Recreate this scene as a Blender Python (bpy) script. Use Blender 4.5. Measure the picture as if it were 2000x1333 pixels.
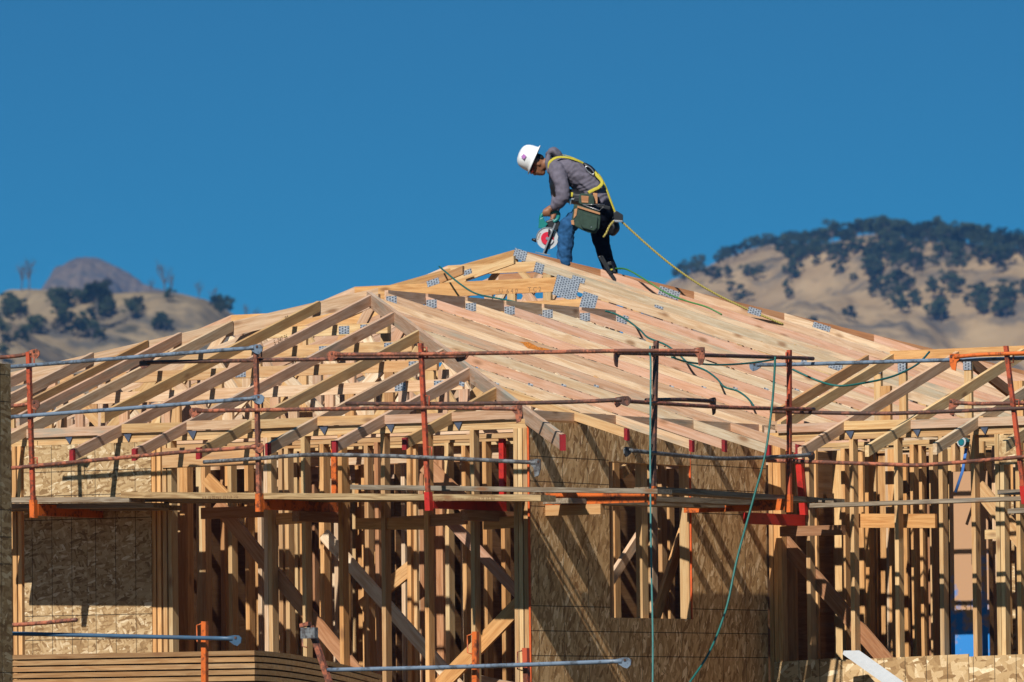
import bpy, bmesh, math, random
from mathutils import Vector, Matrix, noise
from mathutils.bvhtree import BVHTree
random.seed(7)
for _o in list(bpy.data.objects): bpy.data.objects.remove(_o)
scene = bpy.context.scene
COL = scene.collection
rad = math.radians

# ------------------------------------------------------------------ camera
EYE = 2.8                      # camera height above the ground
FPX = 14400.0                  # focal length in pixels of the 2000 px wide photograph
ROLL = rad(0.6)
PITCH = math.atan((1447 - 666.5) / FPX)
cam_d = bpy.data.cameras.new('camera')
cam = bpy.data.objects.new('camera', cam_d); COL.objects.link(cam); scene.camera = cam
F = Vector((0, math.cos(PITCH), math.sin(PITCH)))
R0 = Vector((1, 0, 0)); U0 = Vector((0, -math.sin(PITCH), math.cos(PITCH)))
RV = R0 * math.cos(ROLL) - U0 * math.sin(ROLL)
UV = R0 * math.sin(ROLL) + U0 * math.cos(ROLL)
cam.matrix_world = Matrix(((RV.x, UV.x, -F.x, 0), (RV.y, UV.y, -F.y, 0), (RV.z, UV.z, -F.z, EYE), (0, 0, 0, 1)))
cam_d.sensor_width = 36.0; cam_d.lens = 36.0 * FPX / 2000
cam_d.clip_start = 0.5; cam_d.clip_end = 20000
cam_d.dof.use_dof = True; cam_d.dof.focus_distance = 63.0; cam_d.dof.aperture_fstop = 6.7

# ------------------------------------------------------------------ house axes
TH = rad(31)
AX = Vector((-math.cos(TH), math.sin(TH), 0)); BX = Vector((math.sin(TH), math.cos(TH), 0))
C0 = Vector((0.126, 60.0, EYE))
Z0 = 2.541                     # underside of the top plates, above the eye
def W(a, b, z): return C0 + AX * a + BX * b + Vector((0, 0, z))
def ray(x, y): return F + RV * ((x - 1000) / FPX) - UV * ((y - 666.5) / FPX)
def hit(x, y, n, c):           # photo pixel -> house coordinates on a plane n.(a,b,z)=c
    r = ray(x, y); o = -C0 + Vector((0, 0, EYE))
    oa = Vector((o.dot(AX), o.dot(BX), 0)); ra = Vector((r.dot(AX), r.dot(BX), r.z)); nv = Vector(n)
    return oa + ra * ((c - nv.dot(oa)) / nv.dot(ra))
def onB(x, y, b): return hit(x, y, (0, 1, 0), b)
def onA(x, y, a): return hit(x, y, (1, 0, 0), a)
def atY(x, y, Y):              # photo pixel -> world point at distance Y
    r = ray(x, y); r = r * (Y / r.y); return Vector((r.x, r.y, r.z + EYE))

# ------------------------------------------------------------------ sky, sun
SUN = (AX * -0.20 + BX * -1.13 + Vector((0, 0, 1))).normalized()
world = bpy.data.worlds.new('World'); scene.world = world; world.use_nodes = True
nt = world.node_tree; nt.nodes.clear()
wo = nt.nodes.new('ShaderNodeOutputWorld'); bg = nt.nodes.new('ShaderNodeBackground')
sky = nt.nodes.new('ShaderNodeTexSky'); sky.sky_type = 'NISHITA'; sky.sun_disc = False
sky.sun_elevation = math.asin(SUN.z); sky.sun_rotation = math.atan2(SUN.x, SUN.y)
sky.altitude = 600; sky.air_density = 1.0; sky.dust_density = 0.3; sky.ozone_density = 3.0
tc = nt.nodes.new('ShaderNodeTexCoord'); sp = nt.nodes.new('ShaderNodeSeparateXYZ'); cb = nt.nodes.new('ShaderNodeCombineXYZ')
ma = nt.nodes.new('ShaderNodeMath'); ma.operation = 'MULTIPLY_ADD'; ma.inputs[1].default_value = 3.4; ma.inputs[2].default_value = 0.06
nt.links.new(tc.outputs['Generated'], sp.inputs[0])
nt.links.new(sp.outputs[0], cb.inputs[0]); nt.links.new(sp.outputs[1], cb.inputs[1])
nt.links.new(sp.outputs[2], ma.inputs[0]); nt.links.new(ma.outputs[0], cb.inputs[2])
nt.links.new(cb.outputs[0], sky.inputs[0])
hs = nt.nodes.new('ShaderNodeMixRGB'); hs.blend_type = 'MULTIPLY'; hs.inputs[0].default_value = 1.0; hs.inputs[2].default_value = (0.13, 0.97, 1.04, 1)
nt.links.new(sky.outputs[0], hs.inputs[1]); nt.links.new(hs.outputs[0], bg.inputs[0])
bg.inputs[1].default_value = 0.066
nt.links.new(bg.outputs[0], wo.inputs[0])
sl = bpy.data.lights.new('sun', 'SUN'); sl.energy = 5.0; sl.angle = rad(0.5); sl.color = (1.0, 0.945, 0.86)
so = bpy.data.objects.new('sun', sl); COL.objects.link(so)
so.rotation_euler = SUN.to_track_quat('Z', 'Y').to_euler(); so.location = (-20, 30, 60)
vs = scene.view_settings; vs.view_transform = 'Standard'; vs.look = 'None'; vs.exposure = 0.3; vs.gamma = 1.0; vs.use_curve_mapping = False

# ------------------------------------------------------------------ materials
class NT:
    def __init__(s, name):
        s.m = bpy.data.materials.new(name); s.m.use_nodes = True; s.t = s.m.node_tree
        s.b = s.t.nodes['Principled BSDF']
    def n(s, typ, **kw):
        nd = s.t.nodes.new('ShaderNode' + typ)
        for k, v in kw.items():
            if k.startswith('i_'):
                key = k[2:].replace('_', ' ')
                nd.inputs[int(key) if key.isdigit() else key].default_value = v
            else: setattr(nd, k, v)
        return nd
    def l(s, a, b): s.t.links.new(a, b)
    def math(s, op, a, b=None, c=None):
        nd = s.n('Math', operation=op)
        for i, v in enumerate((a, b, c)):
            if v is None: continue
            if isinstance(v, (int, float)): nd.inputs[i].default_value = v
            else: s.l(v, nd.inputs[i])
        return nd.outputs[0]
    def ramp(s, fac, stops):
        nd = s.n('ValToRGB'); e = nd.color_ramp.elements
        while len(e) < len(stops): e.new(0.5)
        for q, (p, c) in zip(e, stops):
            q.position = p; q.color = tuple(c) + (1,) if len(c) == 3 else c
        s.l(fac, nd.inputs[0]); return nd.outputs[0]
    def mix(s, fac, a, b, mode='MIX'):
        nd = s.n('MixRGB', blend_type=mode)
        for i, v in enumerate((fac, a, b)):
            if isinstance(v, (int, float)): nd.inputs[i].default_value = v
            elif isinstance(v, tuple): nd.inputs[i].default_value = v + (1,)
            else: s.l(v, nd.inputs[i])
        return nd.outputs[0]
    def noise(s, vec, scale, detail=3, rough=0.55, dist=0.0):
        nd = s.n('TexNoise', i_Scale=scale, i_Detail=detail, i_Roughness=rough, i_Distortion=dist)
        s.l(vec, nd.inputs['Vector']); return nd.outputs[0]
    def mapping(s, vec, scale=(1, 1, 1), rot=(0, 0, 0), loc=(0, 0, 0)):
        nd = s.n('Mapping'); nd.inputs['Scale'].default_value = scale; nd.inputs['Rotation'].default_value = rot; nd.inputs['Location'].default_value = loc
        s.l(vec, nd.inputs['Vector']); return nd.outputs[0]
    def objvec(s, rnd=True):
        t = s.n('TexCoord').outputs['Object']
        if not rnd: return t
        oi = s.n('ObjectInfo'); v = s.n('VectorMath', operation='MULTIPLY'); v.inputs[1].default_value = (37.0, 53.0, 71.0)
        cx = s.n('CombineXYZ')
        for i in range(3): s.l(oi.outputs['Random'], cx.inputs[i])
        s.l(cx.outputs[0], v.inputs[0])
        ad = s.n('VectorMath', operation='ADD'); s.l(t, ad.inputs[0]); s.l(v.outputs[0], ad.inputs[1])
        s.rand = oi.outputs['Random']; return ad.outputs[0]
    def bump(s, h, strength=0.3, dist=0.01):
        nd = s.n('Bump', i_Strength=strength, i_Distance=dist); s.l(h, nd.inputs['Height']); s.l(nd.outputs[0], s.b.inputs['Normal'])
    def fin(s, col=None, rough=0.7, metal=0.0, spec=None):
        if col is not None:
            if isinstance(col, tuple): s.b.inputs['Base Color'].default_value = col + (1,)
            else: s.l(col, s.b.inputs['Base Color'])
        s.b.inputs['Roughness'].default_value = rough; s.b.inputs['Metallic'].default_value = metal
        if spec is not None: s.b.inputs['Specular IOR Level'].default_value = spec
        return s.m

def wood(name, cols, dark=0.62, stain=0.5, stain_col=(0.20, 0.19, 0.16), rough=0.72):
    t = NT(name); v = t.objvec()
    g1 = t.noise(t.mapping(v, (1.7, 24, 24)), 1.6, 5, 0.6, 1.0)
    g2 = t.noise(t.mapping(v, (2.5, 120, 120)), 1.5, 2, 0.5)
    base = t.ramp(t.rand, [(i / max(1, len(cols) - 1), c) for i, c in enumerate(cols)])
    big = t.noise(t.mapping(v, (0.8, 5, 5)), 1.0, 2)
    base = t.mix(t.ramp(big, [(0.35, (0, 0, 0)), (0.7, (1, 1, 1))]), base, t.mix(1.0, base, (1.10, 1.0, 0.90), 'MULTIPLY'))
    vf = t.n('CombineXYZ'); fv = t.math('MULTIPLY_ADD', t.math('FRACT', t.math('MULTIPLY', t.rand, 29.3)), 0.30, 0.84)
    for q in range(3): t.l(fv, vf.inputs[q])
    base = t.mix(1.0, base, vf.outputs[0], 'MULTIPLY')
    c = t.mix(t.ramp(g1, [(0.38, (0, 0, 0)), (0.62, (1, 1, 1))]), t.mix(1.0, base, (dark, dark * .86, dark * .74), 'MULTIPLY'), base)
    c = t.mix(t.math('MULTIPLY', t.ramp(g2, [(0.55, (0, 0, 0)), (0.75, (1, 1, 1))]), 0.35), c, t.mix(1.0, c, (0.72, 0.64, 0.56), 'MULTIPLY'))
    vo = t.n('TexVoronoi', feature='F1', i_Scale=1.0, i_Randomness=1.0); t.l(t.mapping(v, (2.5, 6.2, 6.2)), vo.inputs['Vector'])
    kn = t.ramp(vo.outputs['Distance'], [(0.07, (1, 1, 1)), (0.19, (0, 0, 0))])
    c = t.mix(t.math('MULTIPLY', kn, 0.75), c, (0.19, 0.085, 0.035))
    if stain > 0:
        st = t.noise(t.mapping(v, (1.1, 9, 9)), 1.3, 4, 0.6)
        sm = t.ramp(st, [(0.52, (0, 0, 0)), (0.68, (1, 1, 1))])
        rn = t.ramp(t.math('FRACT', t.math('MULTIPLY', t.rand, 13.7)), [(0.45, (0, 0, 0)), (0.9, (1, 1, 1))])
        c = t.mix(t.math('MULTIPLY', t.math('MULTIPLY', sm, rn), stain), c, stain_col)
    t.bump(g1, 0.25, 0.004)
    return t.fin(c, rough, 0, 0.25)

def osb(name, gx=0.406, gz=0.203, light=1.0, lines=True, ox=0.0, oz=0.0, big=1.0, tint=(1, 1, 1), angs=(1.8, 0.45, 2.35, 1.15, 2.95)):
    t = NT(name); v = t.objvec(False)
    oi = t.n('ObjectInfo'); s = t.n('SeparateXYZ'); t.l(v, s.inputs[0])
    ux = t.math('ADD', s.outputs[0], s.outputs[1])
    cx = t.n('CombineXYZ'); t.l(ux, cx.inputs[0]); t.l(s.outputs[2], cx.inputs[1])
    t.l(t.math('MULTIPLY', oi.outputs['Random'], 40), cx.inputs[2])
    wv = t.n('TexNoise', i_Scale=9.0, i_Detail=1.0); t.l(cx.outputs[0], wv.inputs['Vector'])
    w2 = t.n('VectorMath', operation='MULTIPLY_ADD'); t.l(wv.outputs['Color'], w2.inputs[0]); w2.inputs[1].default_value = (0.035, 0.035, 0); t.l(cx.outputs[0], w2.inputs[2])
    val = None
    for i, (ang, sx, sy) in enumerate(zip(angs, (9, 10, 8, 12, 15), (34, 38, 30, 46, 54))):
        vo = t.n('TexVoronoi', feature='F1', i_Scale=1.0)
        t.l(t.mapping(t.mapping(w2.outputs[0], (1, 1, 1), (0, 0, ang), (i * 3.1, i * 7.7, 0)), (sx / big, sy / big, 1)), vo.inputs['Vector'])
        sr = t.n('SeparateXYZ'); t.l(vo.outputs['Color'], sr.inputs[0])
        if val is None: val = sr.outputs[0]
        else:
            cov = t.math('GREATER_THAN', sr.outputs[1], 0.52)
            val = t.math('ADD', t.math('MULTIPLY', val, t.math('SUBTRACT', 1.0, cov)), t.math('MULTIPLY', sr.outputs[0], cov))
    fine = t.noise(t.mapping(cx.outputs[0], (60, 60, 1)), 1.0, 3)
    val2 = t.math('ADD', t.math('MULTIPLY', val, 0.85), t.math('MULTIPLY', fine, 0.22))
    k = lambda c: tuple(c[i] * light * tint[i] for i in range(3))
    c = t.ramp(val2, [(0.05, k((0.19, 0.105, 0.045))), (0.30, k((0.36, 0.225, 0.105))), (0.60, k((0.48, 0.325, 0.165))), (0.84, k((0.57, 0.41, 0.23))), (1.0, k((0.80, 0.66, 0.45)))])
    pits = t.ramp(t.noise(t.mapping(cx.outputs[0], (22, 22, 1)), 1.0, 4, 0.7), [(0.26, (1, 1, 1)), (0.36, (0, 0, 0))])
    c = t.mix(t.math('MULTIPLY', pits, 0.8), c, k((0.07, 0.035, 0.015)))
    if lines:
        def ln(co, g, o, wdt):
            fr = t.math('FRACT', t.math('ADD', t.math('DIVIDE', co, g), 100.0 + o))
            return t.math('LESS_THAN', t.math('ABSOLUTE', t.math('SUBTRACT', fr, 0.5)), wdt / g)
        lx = ln(ux, gx, ox, 0.0028); lz = t.math('MULTIPLY', ln(s.outputs[2], gz, oz, 0.0034), t.math('LESS_THAN', t.math('MODULO', t.math('FLOOR', t.math('ADD', t.math('DIVIDE', s.outputs[2], gz), 100.0)), 6.0), 3.0))
        c = t.mix(t.math('MULTIPLY', t.math('MAXIMUM', lx, lz), 0.9), c, (0.012, 0.010, 0.008))
    t.bump(fine, 0.25, 0.003)
    return t.fin(c, 0.8, 0, 0.2)

def painted(name, col, rust, amount=0.5, rough=0.5, metal=0.0, scale=30):
    t = NT(name); v = t.objvec()
    n1 = t.noise(v, scale, 5, 0.65); n2 = t.noise(t.mapping(v, (1, 1, 1)), scale * 0.22, 3)
    f = t.ramp(t.math('ADD', t.math('MULTIPLY', n1, 0.6), t.math('MULTIPLY', n2, 0.5)), [(0.62 - amount * 0.3, (0, 0, 0)), (0.70 - amount * 0.25, (1, 1, 1))])
    c = t.mix(f, t.mix(t.ramp(n2, [(0.3, (0, 0, 0)), (0.7, (1, 1, 1))]), col, tuple(q * 0.75 for q in col)), t.mix(n1, rust, tuple(q * 0.4 for q in rust)))
    t.bump(n1, 0.2, 0.003)
    return t.fin(c, rough, metal, 0.4)

def plain(name, col, rough=0.6, metal=0.0, var=0.25, scale=20, bump=0.0, spec=0.4):
    t = NT(name); v = t.objvec(); n1 = t.noise(v, scale, 4, 0.6)
    c = t.mix(t.ramp(n1, [(0.3, (0, 0, 0)), (0.7, (1, 1, 1))]), tuple(q * (1 - var) for q in col), tuple(min(1, q * (1 + var * .5)) for q in col))
    if bump: t.bump(n1, bump, 0.01)
    return t.fin(c, rough, metal, spec)

M = {}
PINK = [(0.53, 0.355, 0.255), (0.57, 0.43, 0.30), (0.49, 0.32, 0.225), (0.60, 0.47, 0.32), (0.51, 0.37, 0.28), (0.55, 0.36, 0.26), (0.45, 0.34, 0.25)]
YEL = [(0.55, 0.385, 0.19), (0.47, 0.29, 0.14), (0.59, 0.45, 0.25), (0.45, 0.265, 0.13), (0.56, 0.41, 0.215), (0.50, 0.325, 0.175)]
M['pink'] = wood('pink_fir', PINK, 0.76, 0.85, (0.27, 0.26, 0.21))
M['pale'] = wood('pale_yellow_fir', [(0.60, 0.47, 0.33), (0.56, 0.43, 0.30), (0.63, 0.50, 0.36)], 0.78, 0.8, (0.27, 0.26, 0.21))
M['rosy'] = wood('rosy_fir', [(0.56, 0.36, 0.265), (0.52, 0.335, 0.25), (0.59, 0.39, 0.29)], 0.84, 0.3)
M['greyed'] = wood('grey_stained_fir', [(0.46, 0.40, 0.30), (0.50, 0.42, 0.31)], 0.80, 1.0, (0.23, 0.23, 0.18))
M['yel'] = wood('yellow_fir', YEL, 0.80, 0.35)
M['golden'] = wood('golden_fir', [(0.56, 0.33, 0.14), (0.60, 0.37, 0.17), (0.50, 0.28, 0.11)], 0.74, 0.15)
M['white_wood'] = wood('pale_fir', [(0.70, 0.60, 0.45), (0.66, 0.54, 0.40)], 0.8, 0.3)
M['brown'] = wood('red_brown_fir', [(0.36, 0.19, 0.10), (0.40, 0.22, 0.12)], 0.72, 0.1)
M['old'] = wood('weathered_plank', [(0.25, 0.21, 0.16), (0.31, 0.27, 0.21), (0.22, 0.20, 0.17)], 0.55, 0.8, (0.13, 0.13, 0.13), 0.85)
M['lvl'] = wood('laminated_plank', [(0.42, 0.30, 0.15), (0.45, 0.33, 0.18)], 0.5, 0.5, (0.16, 0.11, 0.06))
M['sheet'] = wood('stacked_sheet_wood', [(0.36, 0.22, 0.10), (0.40, 0.25, 0.12), (0.32, 0.20, 0.10)], 0.7, 0.4)
M['osb_left'] = osb('oriented_strand_board', 0.203, 0.203, 0.84, True, 0.1, 0.0)
M['osb_right'] = osb('oriented_strand_board_weathered', 0.40, 0.203, 1.22, True, 0.2, 0.0, 1.3, (1.0, 0.88, 0.77), (1.57, 0.55, 2.45, 1.15, 1.95))
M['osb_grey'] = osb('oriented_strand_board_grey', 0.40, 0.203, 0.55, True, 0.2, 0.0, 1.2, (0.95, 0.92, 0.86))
M['osb_plain'] = osb('oriented_strand_board_unlined', light=1.0, lines=False)
M['osb_big'] = osb('oriented_strand_board_coarse', 0.203, 4.0, 1.05, True, 0.3, 0.0, 1.9)
M['rust'] = painted('rusty_red_pipe', (0.40, 0.125, 0.065), (0.17, 0.07, 0.045), 0.5)
M['rustdark'] = painted('dark_rusty_pipe', (0.21, 0.08, 0.05), (0.095, 0.05, 0.038), 0.6)
M['orange'] = painted('orange_painted_steel', (0.62, 0.13, 0.02), (0.24, 0.06, 0.02), 0.22, 0.5)
M['redpost'] = painted('red_orange_painted_steel', (0.44, 0.075, 0.03), (0.19, 0.06, 0.03), 0.3, 0.5)
M['red'] = painted('bright_red_paint', (0.46, 0.022, 0.015), (0.35, 0.02, 0.015), 0.1, 0.45)
M['tailred'] = painted('red_end_paint', (0.28, 0.010, 0.015), (0.25, 0.02, 0.02), 0.2, 0.6)
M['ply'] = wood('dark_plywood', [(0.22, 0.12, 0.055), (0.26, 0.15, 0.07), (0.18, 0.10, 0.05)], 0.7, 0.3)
M['blue'] = painted('blue_grey_pipe', (0.15, 0.20, 0.27), (0.10, 0.12, 0.15), 0.25, 0.42)
M['bluebright'] = painted('blue_painted_pipe', (0.05, 0.105, 0.18), (0.08, 0.13, 0.20), 0.15, 0.45)
M['grey'] = painted('grey_galvanised_pipe', (0.17, 0.18, 0.19), (0.09, 0.08, 0.08), 0.45, 0.5)
M['black'] = plain('black_plastic', (0.012, 0.013, 0.016), 0.45)
M['white'] = plain('white_paint', (0.42, 0.44, 0.46), 0.5, 0, 0.08)
M['steel'] = plain('bare_steel', (0.40, 0.40, 0.42), 0.35, 0.8, 0.3)
M['ink'] = plain('black_marker', (0.24, 0.135, 0.065), 0.9)
M['edge'] = plain('orange_edge_sealer', (0.60, 0.10, 0.02), 0.7)

def gang():
    t = NT('punched_connector_plate'); v = t.objvec(False)
    s = t.n('SeparateXYZ'); t.l(v, s.inputs[0])
    fx = t.math('FRACT', t.math('MULTIPLY', s.outputs[0], 34)); row = t.math('FLOOR', t.math('MULTIPLY', s.outputs[0], 34))
    fz = t.math('FRACT', t.math('ADD', t.math('MULTIPLY', s.outputs[2], 42), t.math('MULTIPLY', row, 0.5)))
    hole = t.math('MULTIPLY', t.math('LESS_THAN', t.math('ABSOLUTE', t.math('SUBTRACT', fx, 0.5)), 0.26), t.math('LESS_THAN', t.math('ABSOLUTE', t.math('SUBTRACT', fz, 0.5)), 0.30))
    n1 = t.ramp(t.noise(v, 38, 4, 0.7), [(0.3, (0, 0, 0)), (0.7, (1, 1, 1))])
    c = t.mix(hole, t.mix(n1, (0.22, 0.26, 0.33), (0.50, 0.54, 0.59)), (0.11, 0.125, 0.155))
    t.bump(t.math('SUBTRACT', 1.0, hole), 0.6, 0.004)
    return t.fin(c, 0.42, 0.35, 0.5)
M['gang'] = gang()

# ------------------------------------------------------------------ object helpers
WM = {}
def setm(o, Mx, parent=None):
    WM[o.name] = Mx
    if parent is not None:
        o.parent = parent; o.matrix_basis = WM[parent.name].inverted() @ Mx
    else: o.matrix_basis = Mx
def tag(o, label=None, cat=None, group=None, kind=None):
    if label: o['label'] = label
    if cat: o['category'] = cat
    if group: o['group'] = group
    if kind: o['kind'] = kind
    return o
def thing(name, loc, label, cat, group=None):
    o = bpy.data.objects.new(name, None); o.empty_display_size = 0.1; COL.objects.link(o)
    setm(o, Matrix.Translation(loc)); return tag(o, label, cat, group)
def frame(p, x, zhint=Vector((0, 0, 1))):
    x = x.normalized(); y = zhint.cross(x)
    if y.length < 1e-6: y = Vector((0, 1, 0)).cross(x)
    y.normalize(); z = x.cross(y)
    return Matrix(((x.x, y.x, z.x, p.x), (x.y, y.y, z.y, p.y), (x.z, y.z, z.z, p.z), (0, 0, 0, 1)))
def mesh_obj(name, verts, faces, mat, parent=None, Mx=None, smooth=False):
    """verts are world points; they are stored in the frame Mx."""
    if Mx is None: Mx = Matrix.Translation(verts[0])
    inv = Mx.inverted()
    me = bpy.data.meshes.new(name); me.from_pydata([inv @ Vector(v) for v in verts], [], faces)
    bm = bmesh.new(); bm.from_mesh(me); bmesh.ops.recalc_face_normals(bm, faces=bm.faces[:]); bm.to_mesh(me); bm.free()
    if mat is not None: me.materials.append(M[mat] if isinstance(mat, str) else mat)
    if smooth:
        for p in me.polygons: p.use_smooth = True
    o = bpy.data.objects.new(name, me); COL.objects.link(o); setm(o, Mx, parent); return o
BOXF = [(0, 1, 3, 2), (4, 6, 7, 5), (0, 4, 5, 1), (2, 3, 7, 6), (0, 2, 6, 4), (1, 5, 7, 3)]
def prism(name, p0, p1, side, down, mat, parent=None):
    """board whose top edge line runs p0->p1; side = thickness vector, down = depth vector (both free)."""
    vs = []
    for p in (p0, p1):
        for s in (-0.5, 0.5):
            for d in (0, 1): vs.append(p + side * s + down * d)
    return mesh_obj(name, vs, BOXF, mat, parent, frame(p0, p1 - p0, -down))
DN = Vector((0, 0, -1))
def rafter(name, p0, p1, mat='pink', parent=None, t=0.038, d=0.094, warp=0.0):
    """sloped or level member with plumb-cut ends, its top centre line from p0 to p1"""
    dr = p1 - p0; h = Vector((dr.x, dr.y, 0)); sd = Vector((0, 0, 1)).cross(h).normalized()
    return prism(name, p0, p1, sd * t, DN * d, mat, parent)
def post(name, a, b, z0, z1, mat='yel', parent=None, t=0.038, d=0.089, along='b', jit=0.0):
    """upright stud; t along the wall, d across it. along = axis the depth runs on"""
    A, B = (AX * t, BX * d) if along == 'b' else (AX * d, BX * t)
    lean = AX * random.uniform(-jit, jit)
    p0 = W(a, b, z0); p1 = W(a, b, z1) + lean
    vs = []
    for p in (p0, p1):
        for s in (-0.5, 0.5):
            for q in (-0.5, 0.5): vs.append(p + A * s + B * q)
    return mesh_obj(name, vs, BOXF, mat, parent, frame(p0, p1 - p0, -BX if along == 'b' else -AX))
def tube(name, pts, r, mat, parent=None, n=10, flat=None, nrm=None, smooth=True, caps=True):
    """tube along world points; r number or list; flat=(rw, rt) gives an elliptical strap with normal nrm"""
    pts = [Vector(p) for p in pts]; k = len(pts); rs = r if isinstance(r, (list, tuple)) else [r] * k
    vs, fs = [], []
    prev = None
    for i, p in enumerate(pts):
        d = (pts[min(i + 1, k - 1)] - pts[max(i - 1, 0)]).normalized()
        if nrm is not None:
            nn = nrm[i] if isinstance(nrm, list) else nrm
            u = d.cross(nn).normalized(); v = u.cross(d).normalized()
        else:
            ref = prev if prev is not None else (Vector((0, 0, 1)) if abs(d.z) < 0.9 else Vector((0, 1, 0)))
            u = d.cross(ref).normalized(); v = u.cross(d).normalized(); prev = v
        ru, rv = (flat if flat else (rs[i], rs[i]))
        for j in range(n):
            an = 2 * math.pi * j / n; vs.append(p + u * (math.cos(an) * ru) + v * (math.sin(an) * rv))
    for i in range(k - 1):
        for j in range(n):
            fs.append((i * n + j, i * n + (j + 1) % n, (i + 1) * n + (j + 1) % n, (i + 1) * n + j))
    if caps: fs.append(tuple(range(n - 1, -1, -1))); fs.append(tuple((k - 1) * n + j for j in range(n)))
    return mesh_obj(name, vs, fs, mat, parent, frame(pts[0], pts[-1] - pts[0] if (pts[-1] - pts[0]).length > 1e-6 else Vector((1, 0, 0))), smooth)
def spline(pts, m=8):
    pts = [Vector(p) for p in pts]; out = []
    for i in range(len(pts) - 1):
        p0 = pts[max(i - 1, 0)]; p1 = pts[i]; p2 = pts[i + 1]; p3 = pts[min(i + 2, len(pts) - 1)]
        for j in range(m):
            t = j / m
            out.append(0.5 * ((2 * p1) + (p2 - p0) * t + (2 * p0 - 5 * p1 + 4 * p2 - p3) * t * t + (3 * p1 - p0 - 3 * p2 + p3) * t ** 3))
    out.append(pts[-1]); return out
def plate_on(parent, p, x, z, w, h, nrm, mat='gang', name='connector_plate', th=0.003):
    """thin plate centred at p, axes x (width) z (height), facing nrm"""
    x = x.normalized(); n_ = nrm.normalized(); z = n_.cross(x).normalized() if z is None else z.normalized()
    vs = []
    for d in (0, 1):
        for s in (-0.5, 0.5):
            for q in (-0.5, 0.5): vs.append(p + n_ * (th * d) + x * (w * s) + z * (h * q))
    Mx = Matrix(((x.x, n_.x, z.x, p.x), (x.y, n_.y, z.y, p.y), (x.z, n_.z, z.z, p.z), (0, 0, 0, 1)))
    return mesh_obj(name, vs, BOXF, mat, parent, Mx)
def text_on(parent, txt, p, x, up, size, mat='ink', th=0.0008, name='lettering'):
    cu = bpy.data.curves.new('lettering', 'FONT'); cu.body = txt; cu.size = size; cu.extrude = th; cu.align_x = 'CENTER'; cu.align_y = 'CENTER'; cu.resolution_u = 2
    o = bpy.data.objects.new('lettering_curve', cu); COL.objects.link(o)
    dg = bpy.context.evaluated_depsgraph_get(); me = bpy.data.meshes.new_from_object(o.evaluated_get(dg))
    bpy.data.objects.remove(o); bpy.data.curves.remove(cu)
    me.materials.clear(); me.materials.append(M[mat]); x = x.normalized(); n_ = x.cross(up).normalized(); up = n_.cross(x)
    q = bpy.data.objects.new(name, me); COL.objects.link(q)
    q['kind'] = 'stuff'
    setm(q, Matrix(((x.x, up.x, n_.x, p.x), (x.y, up.y, n_.y, p.y), (x.z, up.z, n_.z, p.z), (0, 0, 0, 1))), parent); return q
# ------------------------------------------------------------------ ground and hills
def interp(tab, x):
    if x <= tab[0][0]: return tab[0][1]
    for (x0, y0), (x1, y1) in zip(tab, tab[1:]):
        if x <= x1:
            t = (x - x0) / (x1 - x0); t = t * t * (3 - 2 * t) * 0.5 + t * 0.5
            return y0 + (y1 - y0) * t
    return tab[-1][1]
def grass_mat(name, cols, scrub, scale):
    t = NT(name); v = t.n('TexCoord').outputs['Object']
    n1 = t.noise(v, 0.010 * scale, 6, 0.6); n2 = t.noise(v, 0.05 * scale, 4, 0.6); n3 = t.noise(v, 0.022 * scale, 5, 0.65, 0.5)
    c = t.ramp(n1, [(0.3, cols[0]), (0.5, cols[1]), (0.7, cols[2])])
    c = t.mix(t.ramp(n2, [(0.35, (0, 0, 0)), (0.75, (1, 1, 1))]), c, t.mix(1.0, c, (0.70, 0.68, 0.66), 'MULTIPLY'))
    c = t.mix(t.math('MULTIPLY', t.ramp(n3, [(0.52, (0, 0, 0)), (0.62, (1, 1, 1))]), scrub), c, (0.075, 0.07, 0.06))
    vo = t.n('TexVoronoi', feature='F1', i_Scale=0.16); t.l(v, vo.inputs['Vector'])
    gate = t.ramp(t.noise(v, 0.016 * scale, 3), [(0.46, (0, 0, 0)), (0.56, (1, 1, 1))])
    c = t.mix(t.math('MULTIPLY', t.math('MULTIPLY', t.ramp(vo.outputs['Distance'], [(0.18, (1, 1, 1)), (0.42, (0, 0, 0))]), gate), scrub), c, (0.05, 0.048, 0.035))
    return t.fin(c, 0.95, 0, 0.05)
M['dry'] = grass_mat('dry_grass_slope', [(0.29, 0.20, 0.105), (0.36, 0.255, 0.14), (0.25, 0.17, 0.095)], 0.75, 1.0)
M['dry2'] = grass_mat('dry_grass_scrub', [(0.24, 0.18, 0.105), (0.30, 0.225, 0.13), (0.20, 0.15, 0.095)], 0.9, 1.6)
M['rocky'] = grass_mat('dark_scrub_peak', [(0.115, 0.082, 0.055), (0.19, 0.14, 0.09), (0.09, 0.066, 0.046)], 0.75, 2.5)
M['earth'] = grass_mat('bare_site_earth', [(0.085, 0.06, 0.04), (0.11, 0.08, 0.05), (0.07, 0.05, 0.035)], 0.2, 8.0)

gv = [(-9000, -400, 0), (9000, -400, 0), (9000, 12000, 0), (-9000, 12000, 0)]
tag(mesh_obj('ground', [Vector(v) for v in gv], [(0, 1, 2, 3)], 'earth', None, Matrix.Identity(4)), kind='structure')

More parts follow.
